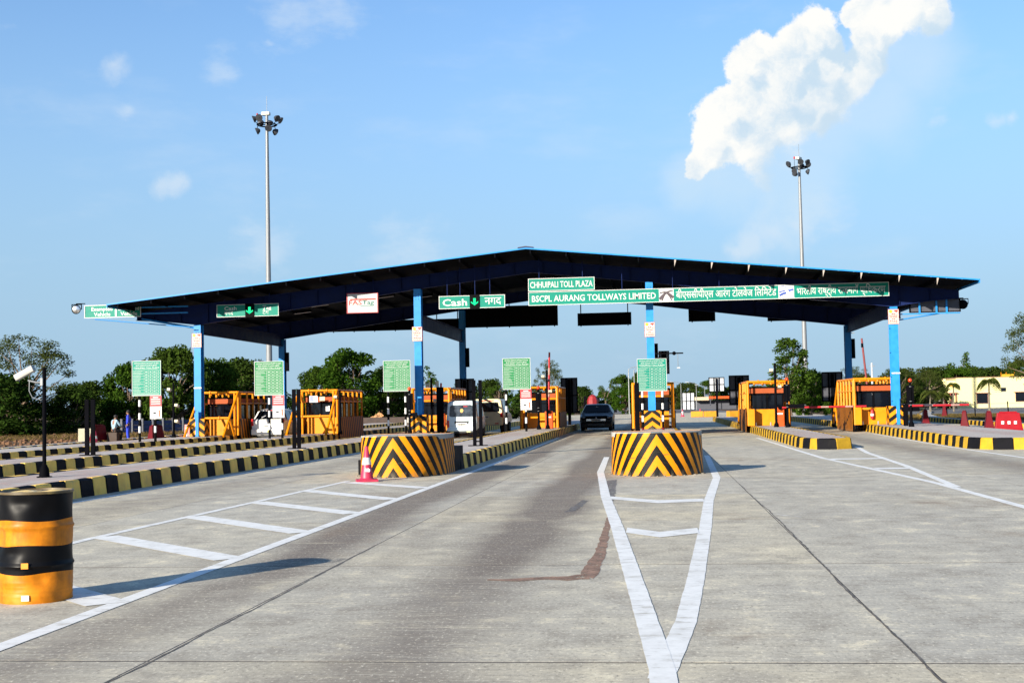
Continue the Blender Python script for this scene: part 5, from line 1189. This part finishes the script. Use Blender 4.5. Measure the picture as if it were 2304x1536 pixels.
# ------------------------------------------------------------------ people
def skin_mesh(name, verts, edges, m, parent, sub=2, root=0):
    me = bpy.data.meshes.new(name); me.from_pydata([v[:3] for v in verts], edges, []); me.materials.append(m)
    o = obj(name, me, parent); sk = o.modifiers.new('skin', 'SKIN'); sk.use_smooth_shade = True
    for i, v in enumerate(verts):
        r = v[3]; me.skin_vertices[0].data[i].radius = r if isinstance(r, tuple) else (r, r); me.skin_vertices[0].data[i].use_root = (i == root)
    s = o.modifiers.new('sub', 'SUBSURF'); s.levels = sub; s.render_levels = sub
    return o
m_skin = mat('skin', (.20, .10, .06), .6, var=.05); m_hair = mat('hair', (.01, .008, .008), .7)
def person(label, loc, rz, J, shirt, trousers, shoe, scale=1.):
    t = thing('person', label, 'person', loc, rz); t.scale = (scale,) * 3
    V = []; E = []; idx = {}
    def add(k, p, r): idx[k] = len(V); V.append((*p, r))
    add('pel', J['pel'], (.135, .105)); add('wai', J['wai'], (.12, .095)); add('che', J['che'], (.155, .11)); add('nek', J['nek'], .055); add('hea', J['hea'], (.075, .09)); add('top', J['top'], (.065, .08))
    E += [(0, 1), (1, 2), (2, 3), (3, 4), (4, 5)]
    for s in 'LR':
        for a, r in (('sho', .062), ('elb', .046), ('wri', .032), ('han', .036)): add(a + s, J[a + s], r)
        for a, r in (('hip', .095), ('kne', .062), ('ank', .042), ('toe', .038)): add(a + s, J[a + s], r)
        E += [(idx['che'], idx['sho' + s]), (idx['sho' + s], idx['elb' + s]), (idx['elb' + s], idx['wri' + s]), (idx['wri' + s], idx['han' + s]), (0, idx['hip' + s]), (idx['hip' + s], idx['kne' + s]), (idx['kne' + s], idx['ank' + s]), (idx['ank' + s], idx['toe' + s])]
        h = Vector(J['han' + s]); d = (h - Vector(J['wri' + s])).normalized(); side = d.cross(Vector((0, 1, 0))).normalized()
        for k, (q, l) in enumerate(((-.03, .055), (-.012, .068), (.008, .07), (.026, .058))):
            a = h + side * q + d * .035; add(f'f{k}{s}', a, .011); add(f'g{k}{s}', a + d * l * .6 + Vector((0, -.012, 0)), .009); E += [(idx['han' + s], idx[f'f{k}{s}']), (idx[f'f{k}{s}'], idx[f'g{k}{s}'])]
        a = h + side * -.045 - d * .01; add('th' + s, a, .012); add('tt' + s, a + d * .04 - side * .01, .010); E += [(idx['han' + s], idx['th' + s]), (idx['th' + s], idx['tt' + s])]
    body = skin_mesh('body', V, E, m_skin, t)
    hd = Vector(J['hea']); tp = Vector(J['top']); f = Vector(J['face'])
    MB().sphere(tuple(hd + f * .085 - Vector((0, 0, .0))), (.018, .018, .024), 8, 6).build('nose', m_skin, t, smooth=True)
    c = hd.lerp(tp, .6) - f * .022; MB().sphere(tuple(c + Vector((0, 0, .02))), (.098, .105, .10), 14, 10).build('hair', m_hair, t, smooth=True)
    k = 1.17
    g = lambda n: (*J[n], )
    sv = [(*g('wai')[:2], g('wai')[2] - .10, (.150, .118)), (*g('wai'), (.138, .112)), (*g('che'), (.172, .125)), (*J['nek'], .062)]; se = [(0, 1), (1, 2), (2, 3)]
    for s in 'LR':
        o = len(sv); e = Vector(J['elb' + s]); w = Vector(J['wri' + s]); q = e.lerp(w, .0 if shirt[1] else .9)
        sv += [(*g('sho' + s), .078), (*e, .062)]; se += [(2, o), (o, o + 1)]
        if not shirt[1]: sv.append((*q, .045)); se.append((o + 1, o + 2))
    skin_mesh('shirt', sv, se, shirt[0], t, 2, 1)
    tv = [(*J['pel'], (.150, .120)), (J['wai'][0], J['wai'][1], J['wai'][2] - .05, (.142, .115))]; te = [(0, 1)]
    for s in 'LR':
        o = len(tv); a = Vector(J['ank' + s]); tv += [(*g('hip' + s), .108), (*g('kne' + s), .080), (*a, .068)]; te += [(0, o), (o, o + 1), (o + 1, o + 2)]
    skin_mesh('trousers', tv, te, trousers, t, 2, 0)
    for s in 'LR': a = Vector(J['ank' + s]); b = Vector(J['toe' + s]); MB().sphere(tuple((a + b) / 2 - Vector((0, 0, .03))), (.055, .14, .05), 10, 6).build('shoe', shoe, t, smooth=True)
    return t
ST = dict(pel=(0, 0, .94), wai=(0, 0, 1.10), che=(0, .01, 1.32), nek=(0, .0, 1.49), hea=(0, -.02, 1.585), top=(0, -.01, 1.68), face=(0, -1, 0),
          shoL=(-.19, 0, 1.40), elbL=(-.40, .08, 1.20), wriL=(-.20, .02, 1.02), hanL=(-.14, -.02, 1.0), shoR=(.19, 0, 1.40), elbR=(.25, .02, 1.14), wriR=(.24, -.06, .92), hanR=(.24, -.08, .84),
          hipL=(-.095, 0, .90), kneL=(-.11, -.02, .50), ankL=(-.12, .02, .09), toeL=(-.13, -.14, .05), hipR=(.095, 0, .90), kneR=(.11, -.02, .50), ankR=(.12, .02, .09), toeR=(.13, -.14, .05))
mblu = mat('uniform_blue', (.015, .04, .48), .8, var=.12)
person('person standing in a bright blue uniform, hand on hip', (-29.0, 68.6, -.06), R(-75), ST, (mblu, False), mblu, m_blk)
SI = dict(pel=(0, 0, .62), wai=(0, -.03, .80), che=(0, -.06, 1.02), nek=(0, -.09, 1.20), hea=(0, -.14, 1.28), top=(0, -.14, 1.375), face=(0, -1, 0),
          shoL=(-.19, -.06, 1.11), elbL=(-.24, -.22, .88), wriL=(-.16, -.42, .78), hanL=(-.12, -.49, .76), shoR=(.19, -.06, 1.11), elbR=(.24, -.22, .88), wriR=(.16, -.42, .78), hanR=(.12, -.49, .76),
          hipL=(-.10, -.02, .60), kneL=(-.13, -.42, .54), ankL=(-.13, -.36, .09), toeL=(-.13, -.50, .05), hipR=(.10, -.02, .60), kneR=(.13, -.42, .54), ankR=(.13, -.36, .09), toeR=(.13, -.50, .05))
person('person seated in a pale blue shirt and dark trousers', (-26.35, 60.6, .14), R(150), SI, (mat('shirt_pale', (.24, .38, .48), .8, var=.06), False), mat('trousers_dark', (.012, .012, .015), .9), m_blk, .90)
person('person in a white shirt standing at the building porch', (38.95, 183.6, 0), R(30), ST, (mat('shirt_white', (.55, .55, .53), .8), False), MATS['trousers_dark'], m_blk, 1.0)
t = thing('low_seat', 'dark wooden box the seated man sits on', 'seat', (-26.37, 60.62, .14)); bevel(MB().span(-.25, .25, -.2, .2, 0, .45).build('box', mat('dark_wood', (.05, .03, .02), .8), t), .02)
# ------------------------------------------------------------------ cream building, palms, fence
t = thing('cream_building', 'low cream building with dark windows behind the palms', 'building', (0, 0, 0))
BY = 185
MB().span(41.6, 62, BY, BY + 9, -.1, 4.2).build('wall', m_cream, t); MB().span(38.8, 41.59, BY + .4, BY + 9, -.1, 3.95).build('side_wing', m_cream, t)
MB().span(41.5, 62.1, BY - .08, BY + 9.1, 4.2, 4.28).build('parapet', mat('parapet_brown', (.22, .12, .07), .8), t); MB().span(38.7, 41.5, BY + .3, BY + 9.1, 3.952, 4.03).build('parapet', MATS['parapet_brown'], t); MB().span(39.95, 40.25, BY + .25, BY + .38, -.1, 4.1).build('pilaster', m_cream, t)
mw = mat('shade_lintel', (.30, .14, .10), .8)
for x0, x1, z0, z1 in ((44.3, 45.75, .62, 1.95), (49.5, 51.4, .8, 2.0), (55, 56.6, .7, 2.0)):
    w = MB().span(x0, x1, BY - .02, BY - .004, z0, z1).build('window', m_glass, t); frame_mb(x0 - .06, x1 + .06, z0 - .06, z1 + .06, .06, BY - .05, BY - .021).build('frame', mw, w); MB().span(x0 - .25, x1 + .25, BY - .45, BY - .003, z1 + .07, z1 + .14).build('sunshade', mw, w)
w = MB().span(47.6, 48.2, BY - .02, BY - .004, 2.25, 2.7).build('window', m_glass, t); frame_mb(47.55, 48.25, 2.2, 2.75, .05, BY - .04, BY - .021).build('frame', m_grey, w)
for x0, tx in ((38.95, 'MEN'), (40.45, 'WOMEN')):
    d = MB().span(x0 + .35, x0 + .9, BY + .385, BY + .398, 0, 2.0).build('doorway', mat('door_dark', (.06, .03, .03), .6), t)
    for q in (x0 + .25, x0 + .95): MB().span(q - .06, q + .06, BY - .35, BY - .25, 0, 2.1).build('porch_post', mat('post_red', (.25, .05, .04), .7), d)
    MB().span(x0 - .1, x0 + 1.2, BY - .5, BY + .39, 2.1, 2.18).build('porch_roof', mw, d)
    MB().span(x0 + .2, x0 + 1.0, BY + .36, BY + .39, 3.05, 3.4).build('name_plate', mat('plate_orange', (.75, .36, .03), .5), t)
MB().span(48.3, 49.9, BY + 2.0, BY + 2.6, 4.28, 4.62).build('roof_tank', m_ky, t)
for q in (48.2, 48.9, 50.0): MB().span(q, q + .05, BY + 2.2, BY + 2.25, 4.28, 4.9).build('roof_pipe', m_pipe, t)
t = thing('pale_shed', 'small pale shed beyond the dark sign board', 'shed', (30.2, 232, 0)); MB().span(-1.2, 2.6, 0, 4, -.1, 2.1).build('wall', m_cream, t); MB().prism([(-1.5, 2.1), (2.9, 2.1), (.7, 2.7)], -.3, 4.3, 'xz').build('roof', m_pale, t)
t = thing('roadside_stall', 'far roadside stall with an orange awning', 'stall', (14, 268, 0)); MB().span(-3, 3, 0, 3, 2.2, 2.7).build('awning', m_orange, t)
for x in (-2.8, 2.8): MB().span(x - .08, x + .08, .1, .26, 0, 2.2).build('post', m_grey, t)
MB().span(-6, -3.1, .5, 3, 1.9, 2.6).build('tarpaulin', mat('tarp_tan', (.45, .36, .24), .9), t); MB().span(-5.8, 2.6, 2.6, 3, 0, 1.9).build('back_wall', m_grey, t)
def leafmat(name, a, b, tr=.35):
    m = bpy.data.materials.new(name); m.use_nodes = True; tt = m.node_tree; tt.nodes.clear(); n = NT(tt)
    g = n.n('ShaderNodeNewGeometry'); f = n.noise(g.outputs['Position'], .9, 4)
    k = n.math('ADD', n.math('MULTIPLY', f, .6), n.math('MULTIPLY', g.outputs['Random Per Island'], .4))
    cc = n.mix(n.ramp(k, .25, .75), a + (1,), b + (1,))
    cc = n.mix(n.math('MULTIPLY', n.n('ShaderNodeObjectInfo').outputs['Random'], .35), cc, (.07, .085, .02, 1))
    d = n.n('ShaderNodeBsdfDiffuse'); tl = n.n('ShaderNodeBsdfTranslucent'); mx = n.n('ShaderNodeMixShader'); o = n.n('ShaderNodeOutputMaterial')
    n.put(d.inputs[0], cc); n.put(tl.inputs[0], cc); mx.inputs[0].default_value = tr
    tt.links.new(d.outputs[0], mx.inputs[1]); tt.links.new(tl.outputs[0], mx.inputs[2]); tt.links.new(mx.outputs[0], o.inputs[0]); return m
m_lf = leafmat('leaf_green', (.016, .045, .005), (.058, .115, .012)); m_lfd = leafmat('leaf_dark', (.010, .026, .005), (.034, .064, .010), .25); m_lfo = leafmat('leaf_olive', (.028, .045, .010), (.075, .09, .022)); m_lfp = leafmat('palm_leaf', (.05, .08, .015), (.12, .14, .03))
def quads_mesh(name, C, U, Vv, m):
    n = len(C); co = np.empty((n * 4, 3)); co[0::4] = C - U; co[1::4] = C - Vv; co[2::4] = C + U; co[3::4] = C + Vv
    me = bpy.data.meshes.new(name); me.vertices.add(n * 4); me.vertices.foreach_set('co', co.ravel()); me.loops.add(n * 4); me.loops.foreach_set('vertex_index', np.arange(n * 4))
    me.polygons.add(n); me.polygons.foreach_set('loop_start', np.arange(n) * 4); me.polygons.foreach_set('loop_total', np.full(n, 4)); me.update(); me.validate(); me.materials.append(m); return me
def unit(n): v = rng.normal(size=(n, 3)); return v / np.linalg.norm(v, axis=1, keepdims=True)
def leaves(name, centers, radii, per, size, m, flat=1.):
    C = []
    for c, r in zip(centers, radii):
        k = max(4, int(per * r ** 1.6)); d = unit(k) * (rng.random((k, 1)) ** .45) * r; d[:, 2] *= flat; C.append(np.array(c) + d)
    C = np.concatenate(C); n = len(C); a = unit(n); a[:, 2] *= .55; a /= np.linalg.norm(a, axis=1, keepdims=True)
    b = np.cross(a, unit(n)); b /= np.linalg.norm(b, axis=1, keepdims=True); s = size * (.6 + .8 * rng.random((n, 1)))
    return quads_mesh(name, C, a * s, b * s * .55, m)
def tree_proto(name, H, crown_r, trunk_h, nclust, clust_r, per, leaf, m, shape='round', tr=.2, seed=1, flat=.75):
    """unit-less description in metres; returns (trunk mesh, crown mesh)"""
    rnd = random.Random(seed); cs = []; rs = []
    for k in range(nclust):
        for _ in range(60):
            a = rnd.random() * TAU; q = rnd.random() ** .5; zf = rnd.random()
            if shape == 'round': rad = crown_r * math.sqrt(max(0, 1 - (2 * zf - 1) ** 2)) * (.85 if zf > .5 else 1.0)
            elif shape == 'flat': rad = crown_r * (.35 + .65 * math.sin(math.pi * min(1, .25 + zf * .75)))
            elif shape == 'skirt': rad = crown_r * (1.0 if zf < .55 else math.sqrt(max(0, 1 - ((zf - .55) / .47) ** 2)))
            else: rad = crown_r * (.55 + .45 * math.sin(math.pi * zf * 1.1 + .2)) * (1 - .55 * zf)
            r = rad * (q * .55 + .45); p = Vector((r * math.cos(a), r * math.sin(a), trunk_h + (H - trunk_h - clust_r * .5) * zf))
            if all((p - Vector(c)).length > clust_r * .75 for c in cs): break
        cs.append(tuple(p)); rs.append(clust_r * rnd.uniform(.6, 1.25))
    mb = MB(); bend = Vector((rnd.uniform(-.3, .3), rnd.uniform(-.3, .3), 0)); fork = Vector((bend.x, bend.y, trunk_h))
    mb.tube([(0, 0, -.15), (bend.x * .4, bend.y * .4, trunk_h * .5), tuple(fork), tuple(fork + Vector((bend.x, bend.y, (H - trunk_h) * .55)))], [tr * 1.3, tr, tr * .85, tr * .3], 8)
    order = sorted(range(nclust), key=lambda k: cs[k][2])
    for k in order[::max(1, nclust // 26)]:
        c = Vector(cs[k]); st = fork.lerp(fork + Vector((bend.x, bend.y, (H - trunk_h) * .5)), rnd.random() * min(1, max(.05, (c.z - trunk_h) / (H - trunk_h))))
        mid = st.lerp(c, .5) + Vector((rnd.uniform(-.3, .3), rnd.uniform(-.3, .3), rnd.uniform(-.1, .35))); mb.tube([tuple(st), tuple(mid), tuple(c)], [tr * .38, tr * .25, tr * .08], 5, cap=False)
    return mb.mesh('trunk', m_bark, True), leaves('crown', cs, rs, per, leaf, m, flat)
PR = dict(
    acacia=tree_proto('acacia', 8.2, 4.4, 1.7, 105, .68, 260, .075, m_lfo, 'round', .2, 3, .6),
    dense=tree_proto('dense', 6.6, 3.3, .5, 66, .85, 330, .15, m_lf, 'skirt', .22, 5), dark=tree_proto('dark', 5.5, 3.0, .3, 52, .9, 280, .14, m_lfd, 'skirt', .2, 8),
    round=tree_proto('round', 7.2, 3.1, .9, 60, .8, 300, .14, m_lf, 'round', .2, 11), open=tree_proto('open', 7.2, 1.9, 1.3, 62, .55, 300, .12, m_lf, 'round', .13, 19), sparse=tree_proto('sparse', 6, 1.7, 1.6, 17, .5, 200, .12, m_lf, 'round', .09, 23),
    shrub=tree_proto('shrub', 2.4, 1.5, .15, 22, .55, 240, .11, m_lfd, 'skirt', .06, 31))
def tree(kind, label, x, y, H, rx=1., cat='tree', name=None, group=None):
    tr, cr = PR[kind]; base = dict(acacia=8.2, dense=6.6, dark=5.5, round=7.2, open=7.2, sparse=6, shrub=2.4)[kind]; s = H / base
    t = thing(name or dict(acacia='acacia_tree', dense='leafy_tree', dark='dark_tree', round='round_tree', open='tall_tree', sparse='young_tree', shrub='shrub')[kind], label, cat, (x, y, -.05), random.random() * TAU, group); t.scale = (s * rx, s * rx, s)
    obj('trunk', tr, t); obj('crown', cr, t)
G1, G2, G3 = 'trees beyond the left dirt field', 'trees behind the booths', 'trees on the right beyond the yard'
tree('acacia', 'feathery open crowned acacia at the left edge, tallest of the left trees', -48.6, 95, 7.9, 1.05, group=G1)
for x, y, h, r, lab in ((-47.5, 89, 4.7, 1.2, 'dark bushy tree below the acacia crown'), (-52.5, 96, 4.6, 1.2, 'dark bushy tree left of the acacia trunk'), (-43.5, 93, 3.6, .95, 'dark bushy tree just right of the acacia trunk'), (-51.5, 112, 4.5, 1.1, 'low dark tree in the gap between acacia and leafy trees')): tree('dark', lab, x, y, h, r, group=G1)
for x, y, h, r, lab in ((-41.0, 98, 5.5, .8, 'bright leafy tree rising behind the teal fare board'), (-37.9, 99, 6.75, .78, 'tall bright leafy tree beside the leftmost column'), (-36.6, 104, 5.9, .8, 'leafy tree just right of the leftmost column')): tree('dense', lab, x, y, h, r, group=G1)
tree('dark', 'dark round tree left of the left floodlight mast', -36.2, 112, 6.2, .95, group=G1); tree('dark', 'dark tree crown above the hatchback', -39.5, 118, 6.0, .9, group=G1)
tree('round', 'large bushy tree behind the notice covered booth', -28.9, 120, 7.3, 1.0, group=G2); tree('dense', 'broad lower bushy tree left of the large bushy tree', -32.3, 124, 5.8, .85, group=G2); tree('dense', 'lower bushy tree right of the large bushy tree', -26.6, 126, 5.6, .8, group=G2); tree('sparse', 'small tree right of the left mast foot', -38.0, 138, 5.2, .9, group=G2)
tree('sparse', 'thin tree directly behind the second column', -20.6, 118, 5.9, .9, group=G2); tree('sparse', 'thin low tree right of the second column', -18.9, 122, 4.2, .8, group=G2); tree('sparse', 'small tree left of the second rear column', -20.7, 140, 3.9, .8, group=G2)
tree('sparse', 'small tree right of the cream car', -15.6, 130, 4.7, 1.1, group=G2); tree('acacia', 'airy small tree behind the raised boom', -9.8, 120, 5.9, .55, group=G2); tree('dark', 'dark small tree behind the cream car', -17.3, 134, 4.4, .7, group=G2)
tree('dark', 'dark bush left of the red tank', -10.9, 190, 4.2, .9, group=G2); tree('sparse', 'slim tree with a round head above the red tank', -7.0, 190, 5.8, .9, group=G2); tree('round', 'roadside tree left of the street lamps', -5.2, 204, 6.2, .75, group=G2); tree('round', 'roadside tree behind the street lamps', -2.6, 218, 6.9, .7, group=G2); tree('dense', 'low roadside tree right of the red tank', -4.6, 188, 4.0, .8, group=G2); tree('dense', 'low tree over the roof of the black car', -7.9, 196, 3.6, .8, group=G2)
for k, (x, y, h, r, kd) in enumerate(((4.2, 300, 5.0, 1.1, 'dark'), (8.0, 305, 6.2, 1.1, 'dark'), (12.6, 300, 6.9, 1.0, 'round'), (16.8, 305, 5.2, 1.0, 'dark'), (20.4, 300, 5.0, 1.1, 'dark'), (24, 310, 5.2, 1.1, 'dense'), (.5, 310, 5.0, 1.1, 'dense'))):
    tree(kd, 'distant tree at the end of the far highway behind the pale sign boards', x, y, h, r, group='distant trees behind the pale sign boards', name='distant_tree')
tree('open', 'tall green tree beside the right floodlight mast', 12.1, 118, 7.3, 1.05, group=G3); tree('dense', 'bushy tree at the foot of the right floodlight mast', 14.6, 124, 4.4, .6, group=G3); tree('dense', 'low green tree left of the dark sign board', 19.6, 150, 3.7, .8, group=G3)
for x, y, h, r, kd, lab in ((24.6, 165, 5.8, .95, 'acacia', 'airy spreading tree above the rightmost booth'), (26.3, 168, 4.6, .95, 'dense', 'green tree behind the short pale pole'), (29.6, 162, 5.6, .9, 'acacia', 'olive spreading tree right of the rightmost column'), (31.5, 166, 4.4, .9, 'dark', 'dark low tree right of the rightmost column'), (34.2, 168, 5.2, .95, 'acacia', 'olive spreading tree left of the cream building'), (36.2, 175, 4.3, .9, 'dark', 'dark low tree touching the cream building'), (42.0, 200, 6.2, 1.0, 'dark', 'dark broad tree behind the left end of the cream building'),
                            (46.6, 205, 9.3, .85, 'sparse', 'tall slim tree rising above the cream building'), (47.5, 203, 6.2, .9, 'dense', 'green tree behind the roof of the cream building'), (52.3, 206, 5.9, .85, 'acacia', 'olive tree behind the palm'), (59.0, 215, 7.4, .9, 'dense', 'dark green tree behind the right end of the cream building'), (22.6, 172, 4.2, 1.0, 'dark', 'dark low tree behind the dark red leaning pole'), (28.3, 170, 4.2, 1.0, 'dark', 'dark low tree behind the rightmost column'), (20.2, 178, 4.6, 1.0, 'dense', 'green low tree between the sign board and the rightmost booth'), (33.0, 180, 5.6, 1.0, 'dark', 'dark tree filling the gap left of the building'), (38.6, 195, 6.0, 1.0, 'acacia', 'airy tree directly behind the side wing of the building'), (44.6, 199, 5.9, 1.0, 'dense', 'green tree behind the first window of the building'), (50.2, 200, 6.0, 1.0, 'dark', 'dark tree behind the small window of the building'), (55.8, 201, 5.8, 1.0, 'acacia', 'airy olive tree behind the roof tank')):
    tree(kd, lab, x, y, h, r, group=G3)
tree('acacia', 'tree reaching in from the right edge above the building', 37.6, 130, 10.4, .72, group=G3)
for k in range(12): tree('shrub', 'low dark shrub under the left trees', -62 + k * 1.6 + random.uniform(-.5, .5), 87 + random.uniform(-2, 10), random.uniform(1.6, 2.6), 1.2, 'shrub', group='shrubs under the left trees')
for k in range(10): tree('shrub', 'low shrub behind the brown rubble heap', -36 + k * 2.3 + random.uniform(-.5, .5), 146 + random.uniform(-2, 6), random.uniform(1.8, 3.0), 1.2, 'shrub', group='shrubs behind the rubble')
def palm(label, x, y, h, n, fl, up=.7):
    t = thing('palm_tree', label, 'palm', (x, y, -.05), random.random() * 6); mb = MB().tube([(0, 0, 0), (.04, 0, h * .4), (-.03, 0, h * .8), (0, 0, h)], [.12, .09, .07, .06], 8); mb.build('trunk', mat('palm_trunk', (.13, .11, .08), .9, var=.3, scale=8), t, smooth=True)
    for k in range(n):
        a = TAU * k / n + random.uniform(-.2, .2); C = []; U = []; Vv = []; e = random.uniform(up - .7, up + .6)
        for i in range(16):
            s = (i + 1) / 16; r = fl * s * (1 - .25 * s); z = h + fl * (e * s - (e + .75) * s * s); c = np.array((r * math.cos(a), r * math.sin(a), z)); L = .55 * math.sin(math.pi * min(1, .15 + s * .85)) + .08
            for q in (-1, 1):
                side = np.array((-math.sin(a) * q, math.cos(a) * q, -.55)); side /= np.linalg.norm(side); tip = side * L * .5 + np.array((math.cos(a), math.sin(a), 0)) * .05; C.append(c + tip); U.append(tip); Vv.append(np.array((math.cos(a), math.sin(a), 0)) * .045)
        fo = obj('frond', quads_mesh('frond', np.array(C), np.array(U), np.array(Vv), m_lfp), t); fo['kind'] = 'stuff'
palm('grey trunked palm in front of the cream building', 31.3, 126, 3.1, 26, 1.45); palm('thin young palm before the building porch', 28.4, 132, 2.0, 14, 1.1); palm('drooping brownish palm at the left corner of the building', 26.3, 128, 2.1, 14, 1.3); palm('slender palm between the two porches', 31.6, 142, 3.0, 14, .9)
fe = thing('wire_fence', 'wire fence on dark posts along the asphalt yard', 'fence', (0, 0, 0))
FP = [(19.8, 116), (20.6, 111), (21.6, 107), (22.6, 104), (23.9, 100.5), (25.6, 97.8), (27.6, 95), (30, 92)]
for x, y in FP: MB().box((x, y, .55), (.07, .07, 1.2), (R(random.uniform(-4, 4)), R(random.uniform(-4, 4)), 0)).build('post', m_iron, fe)
for z in (.3, .65, 1.0): MB().tube([(x, y, z + random.uniform(-.03, .03)) for x, y in FP], .012, 4).build('wire', m_steel, fe)
bf = thing('metal_fence', 'dark blue sheet metal fence across the dirt field', 'fence', (0, 0, 0))
a, b = Vector((-39.4, 92)), Vector((-34.6, 98))
for k in range(9):
    p = a.lerp(b, k / 9); q = a.lerp(b, (k + 1) / 9)
    for z in (0, .32, .64): MB().add([(p.x, p.y, z), (q.x, q.y, z), (q.x, q.y, z + .29), (p.x, p.y, z + .29), (p.x - .03, p.y, z + .02), (q.x - .03, q.y, z + .02), (q.x - .03, q.y, z + .27), (p.x - .03, p.y, z + .27)], [(0, 1, 2, 3), (7, 6, 5, 4), (0, 4, 5, 1), (3, 2, 6, 7)]).build('fence_rail', mat('fence_blue', (.03, .05, .13), .6), bf)
    MB().span(p.x - .08, p.x + .08, p.y - .08, p.y + .08, 0, 1.1).build('post', m_grey, bf)
# rubble, clods, dry grass
def heap(name, label, cx, cy, rx, ry, h, m, seed, n=26):
    rd = random.Random(seed); vs = []; fs = []
    for j in range(n + 1):
        for i in range(n + 1):
            u, v = 2 * i / n - 1, 2 * j / n - 1; d = math.hypot(u, v); z = max(0, 1 - d) ** .6 * h * (.75 + .25 * math.sin(5 * u + seed) * math.cos(4 * v)); z += (rd.uniform(-.12, .16) * h if d < .92 else -.1); vs.append((cx + u * rx, cy + v * ry, z - .06))
    for j in range(n):
        for i in range(n): fs.append((j * (n + 1) + i, j * (n + 1) + i + 1, (j + 1) * (n + 1) + i + 1, (j + 1) * (n + 1) + i))
    return tag(MB().add(vs, fs).build(name, m), label, 'rubble heap')
m_rub2 = mat('rubble_brown', (.36, .19, .08), .95, var=.35, scale=2.5, bump=.8, bscale=5)
heap('rubble_heap', 'brown rubble heap right of the notice covered booth', -29.6, 139, 2.1, 1.6, 1.5, m_rub2, 2); heap('rubble_heap', 'brown rubble heap left of the second column', -26.6, 138, 1.7, 1.5, 1.25, m_rub2, 4)
t = thing('low_wall', 'long low dark wall between the booths in front of the rubble', 'wall', (-24, 108, 0)); MB().span(-3.4, 6, 0, .25, 0, .75).build('wall', mat('wall_dark', (.05, .035, .03), .9, var=.3), t); MB().span(3.0, 5.2, -.06, -.004, .25, .70).build('vent_panel', MATS['grey_cement'], t)
for k in range(4): MB().span(3.25 + k * .48, 3.5 + k * .48, -.075, -.061, .33, .62).build('vent_hole', m_blk, t)
def scatter(name, label, n, box, rmin, rmax, m, seed):
    rd = random.Random(seed); mb = MB()
    for _ in range(n):
        x, y = rd.uniform(*box[0]), rd.uniform(*box[1]); r = rd.uniform(rmin, rmax); mb.sphere((x, y, r * .2 - .05), (r, r * rd.uniform(.7, 1.2), r * rd.uniform(.5, .9)), 5, 3)
    return tag(mb.build(name, m), label, kind='stuff')
scatter('dirt_clods', 'brown earth clods over the dirt field on the left', 2600, ((-64, -28.2), (44, 100)), .06, .22, mat('clod_brown', (.12, .06, .028), .95, var=.35, scale=2), 3)
scatter('road_grit', 'small stones and litter specks on the concrete slabs', 170, ((-9, 9), (7, 40)), .005, .016, mat('grit_dark', (.05, .045, .04), .9), 9)
def grass(label, n, box, h, seed):
    C = np.stack([rng.uniform(*box[0], n), rng.uniform(*box[1], n), np.full(n, h * .4)], 1); U = rng.normal(size=(n, 3)) * .08; U[:, 2] = h * (.4 + .6 * rng.random(n)); V = np.cross(U, unit(n)); V = V / np.linalg.norm(V, axis=1, keepdims=True) * .02
    return tag(obj('dry_grass', quads_mesh('dry_grass', C, U, V, leafmat('dry_blade' + str(seed), (.09, .06, .022), (.17, .12, .045)))), label, kind='stuff')
grass('dry tan grass under the left trees', 14000, ((-66, -30), (72, 104)), .16, 1); grass('dry tan grass verge along the right fence', 7000, ((18, 30), (84, 118)), .12, 2)
# far wood closing the horizon
C = []; R_ = []
rd = random.Random(5)
for k in range(420):
    x = rd.uniform(-420, 480); y = 330 + rd.uniform(0, 60) + (abs(x) * .05)
    if -14 < x < 16: y += 260
    C.append((x, y, rd.uniform(.5, 4.6))); R_.append(rd.uniform(2.0, 3.6))
tag(obj('far_wood', leaves('far_wood', C, R_, 22, .55, m_lfd, .8)), 'dark belt of woodland along the horizon', 'wood', kind='stuff')
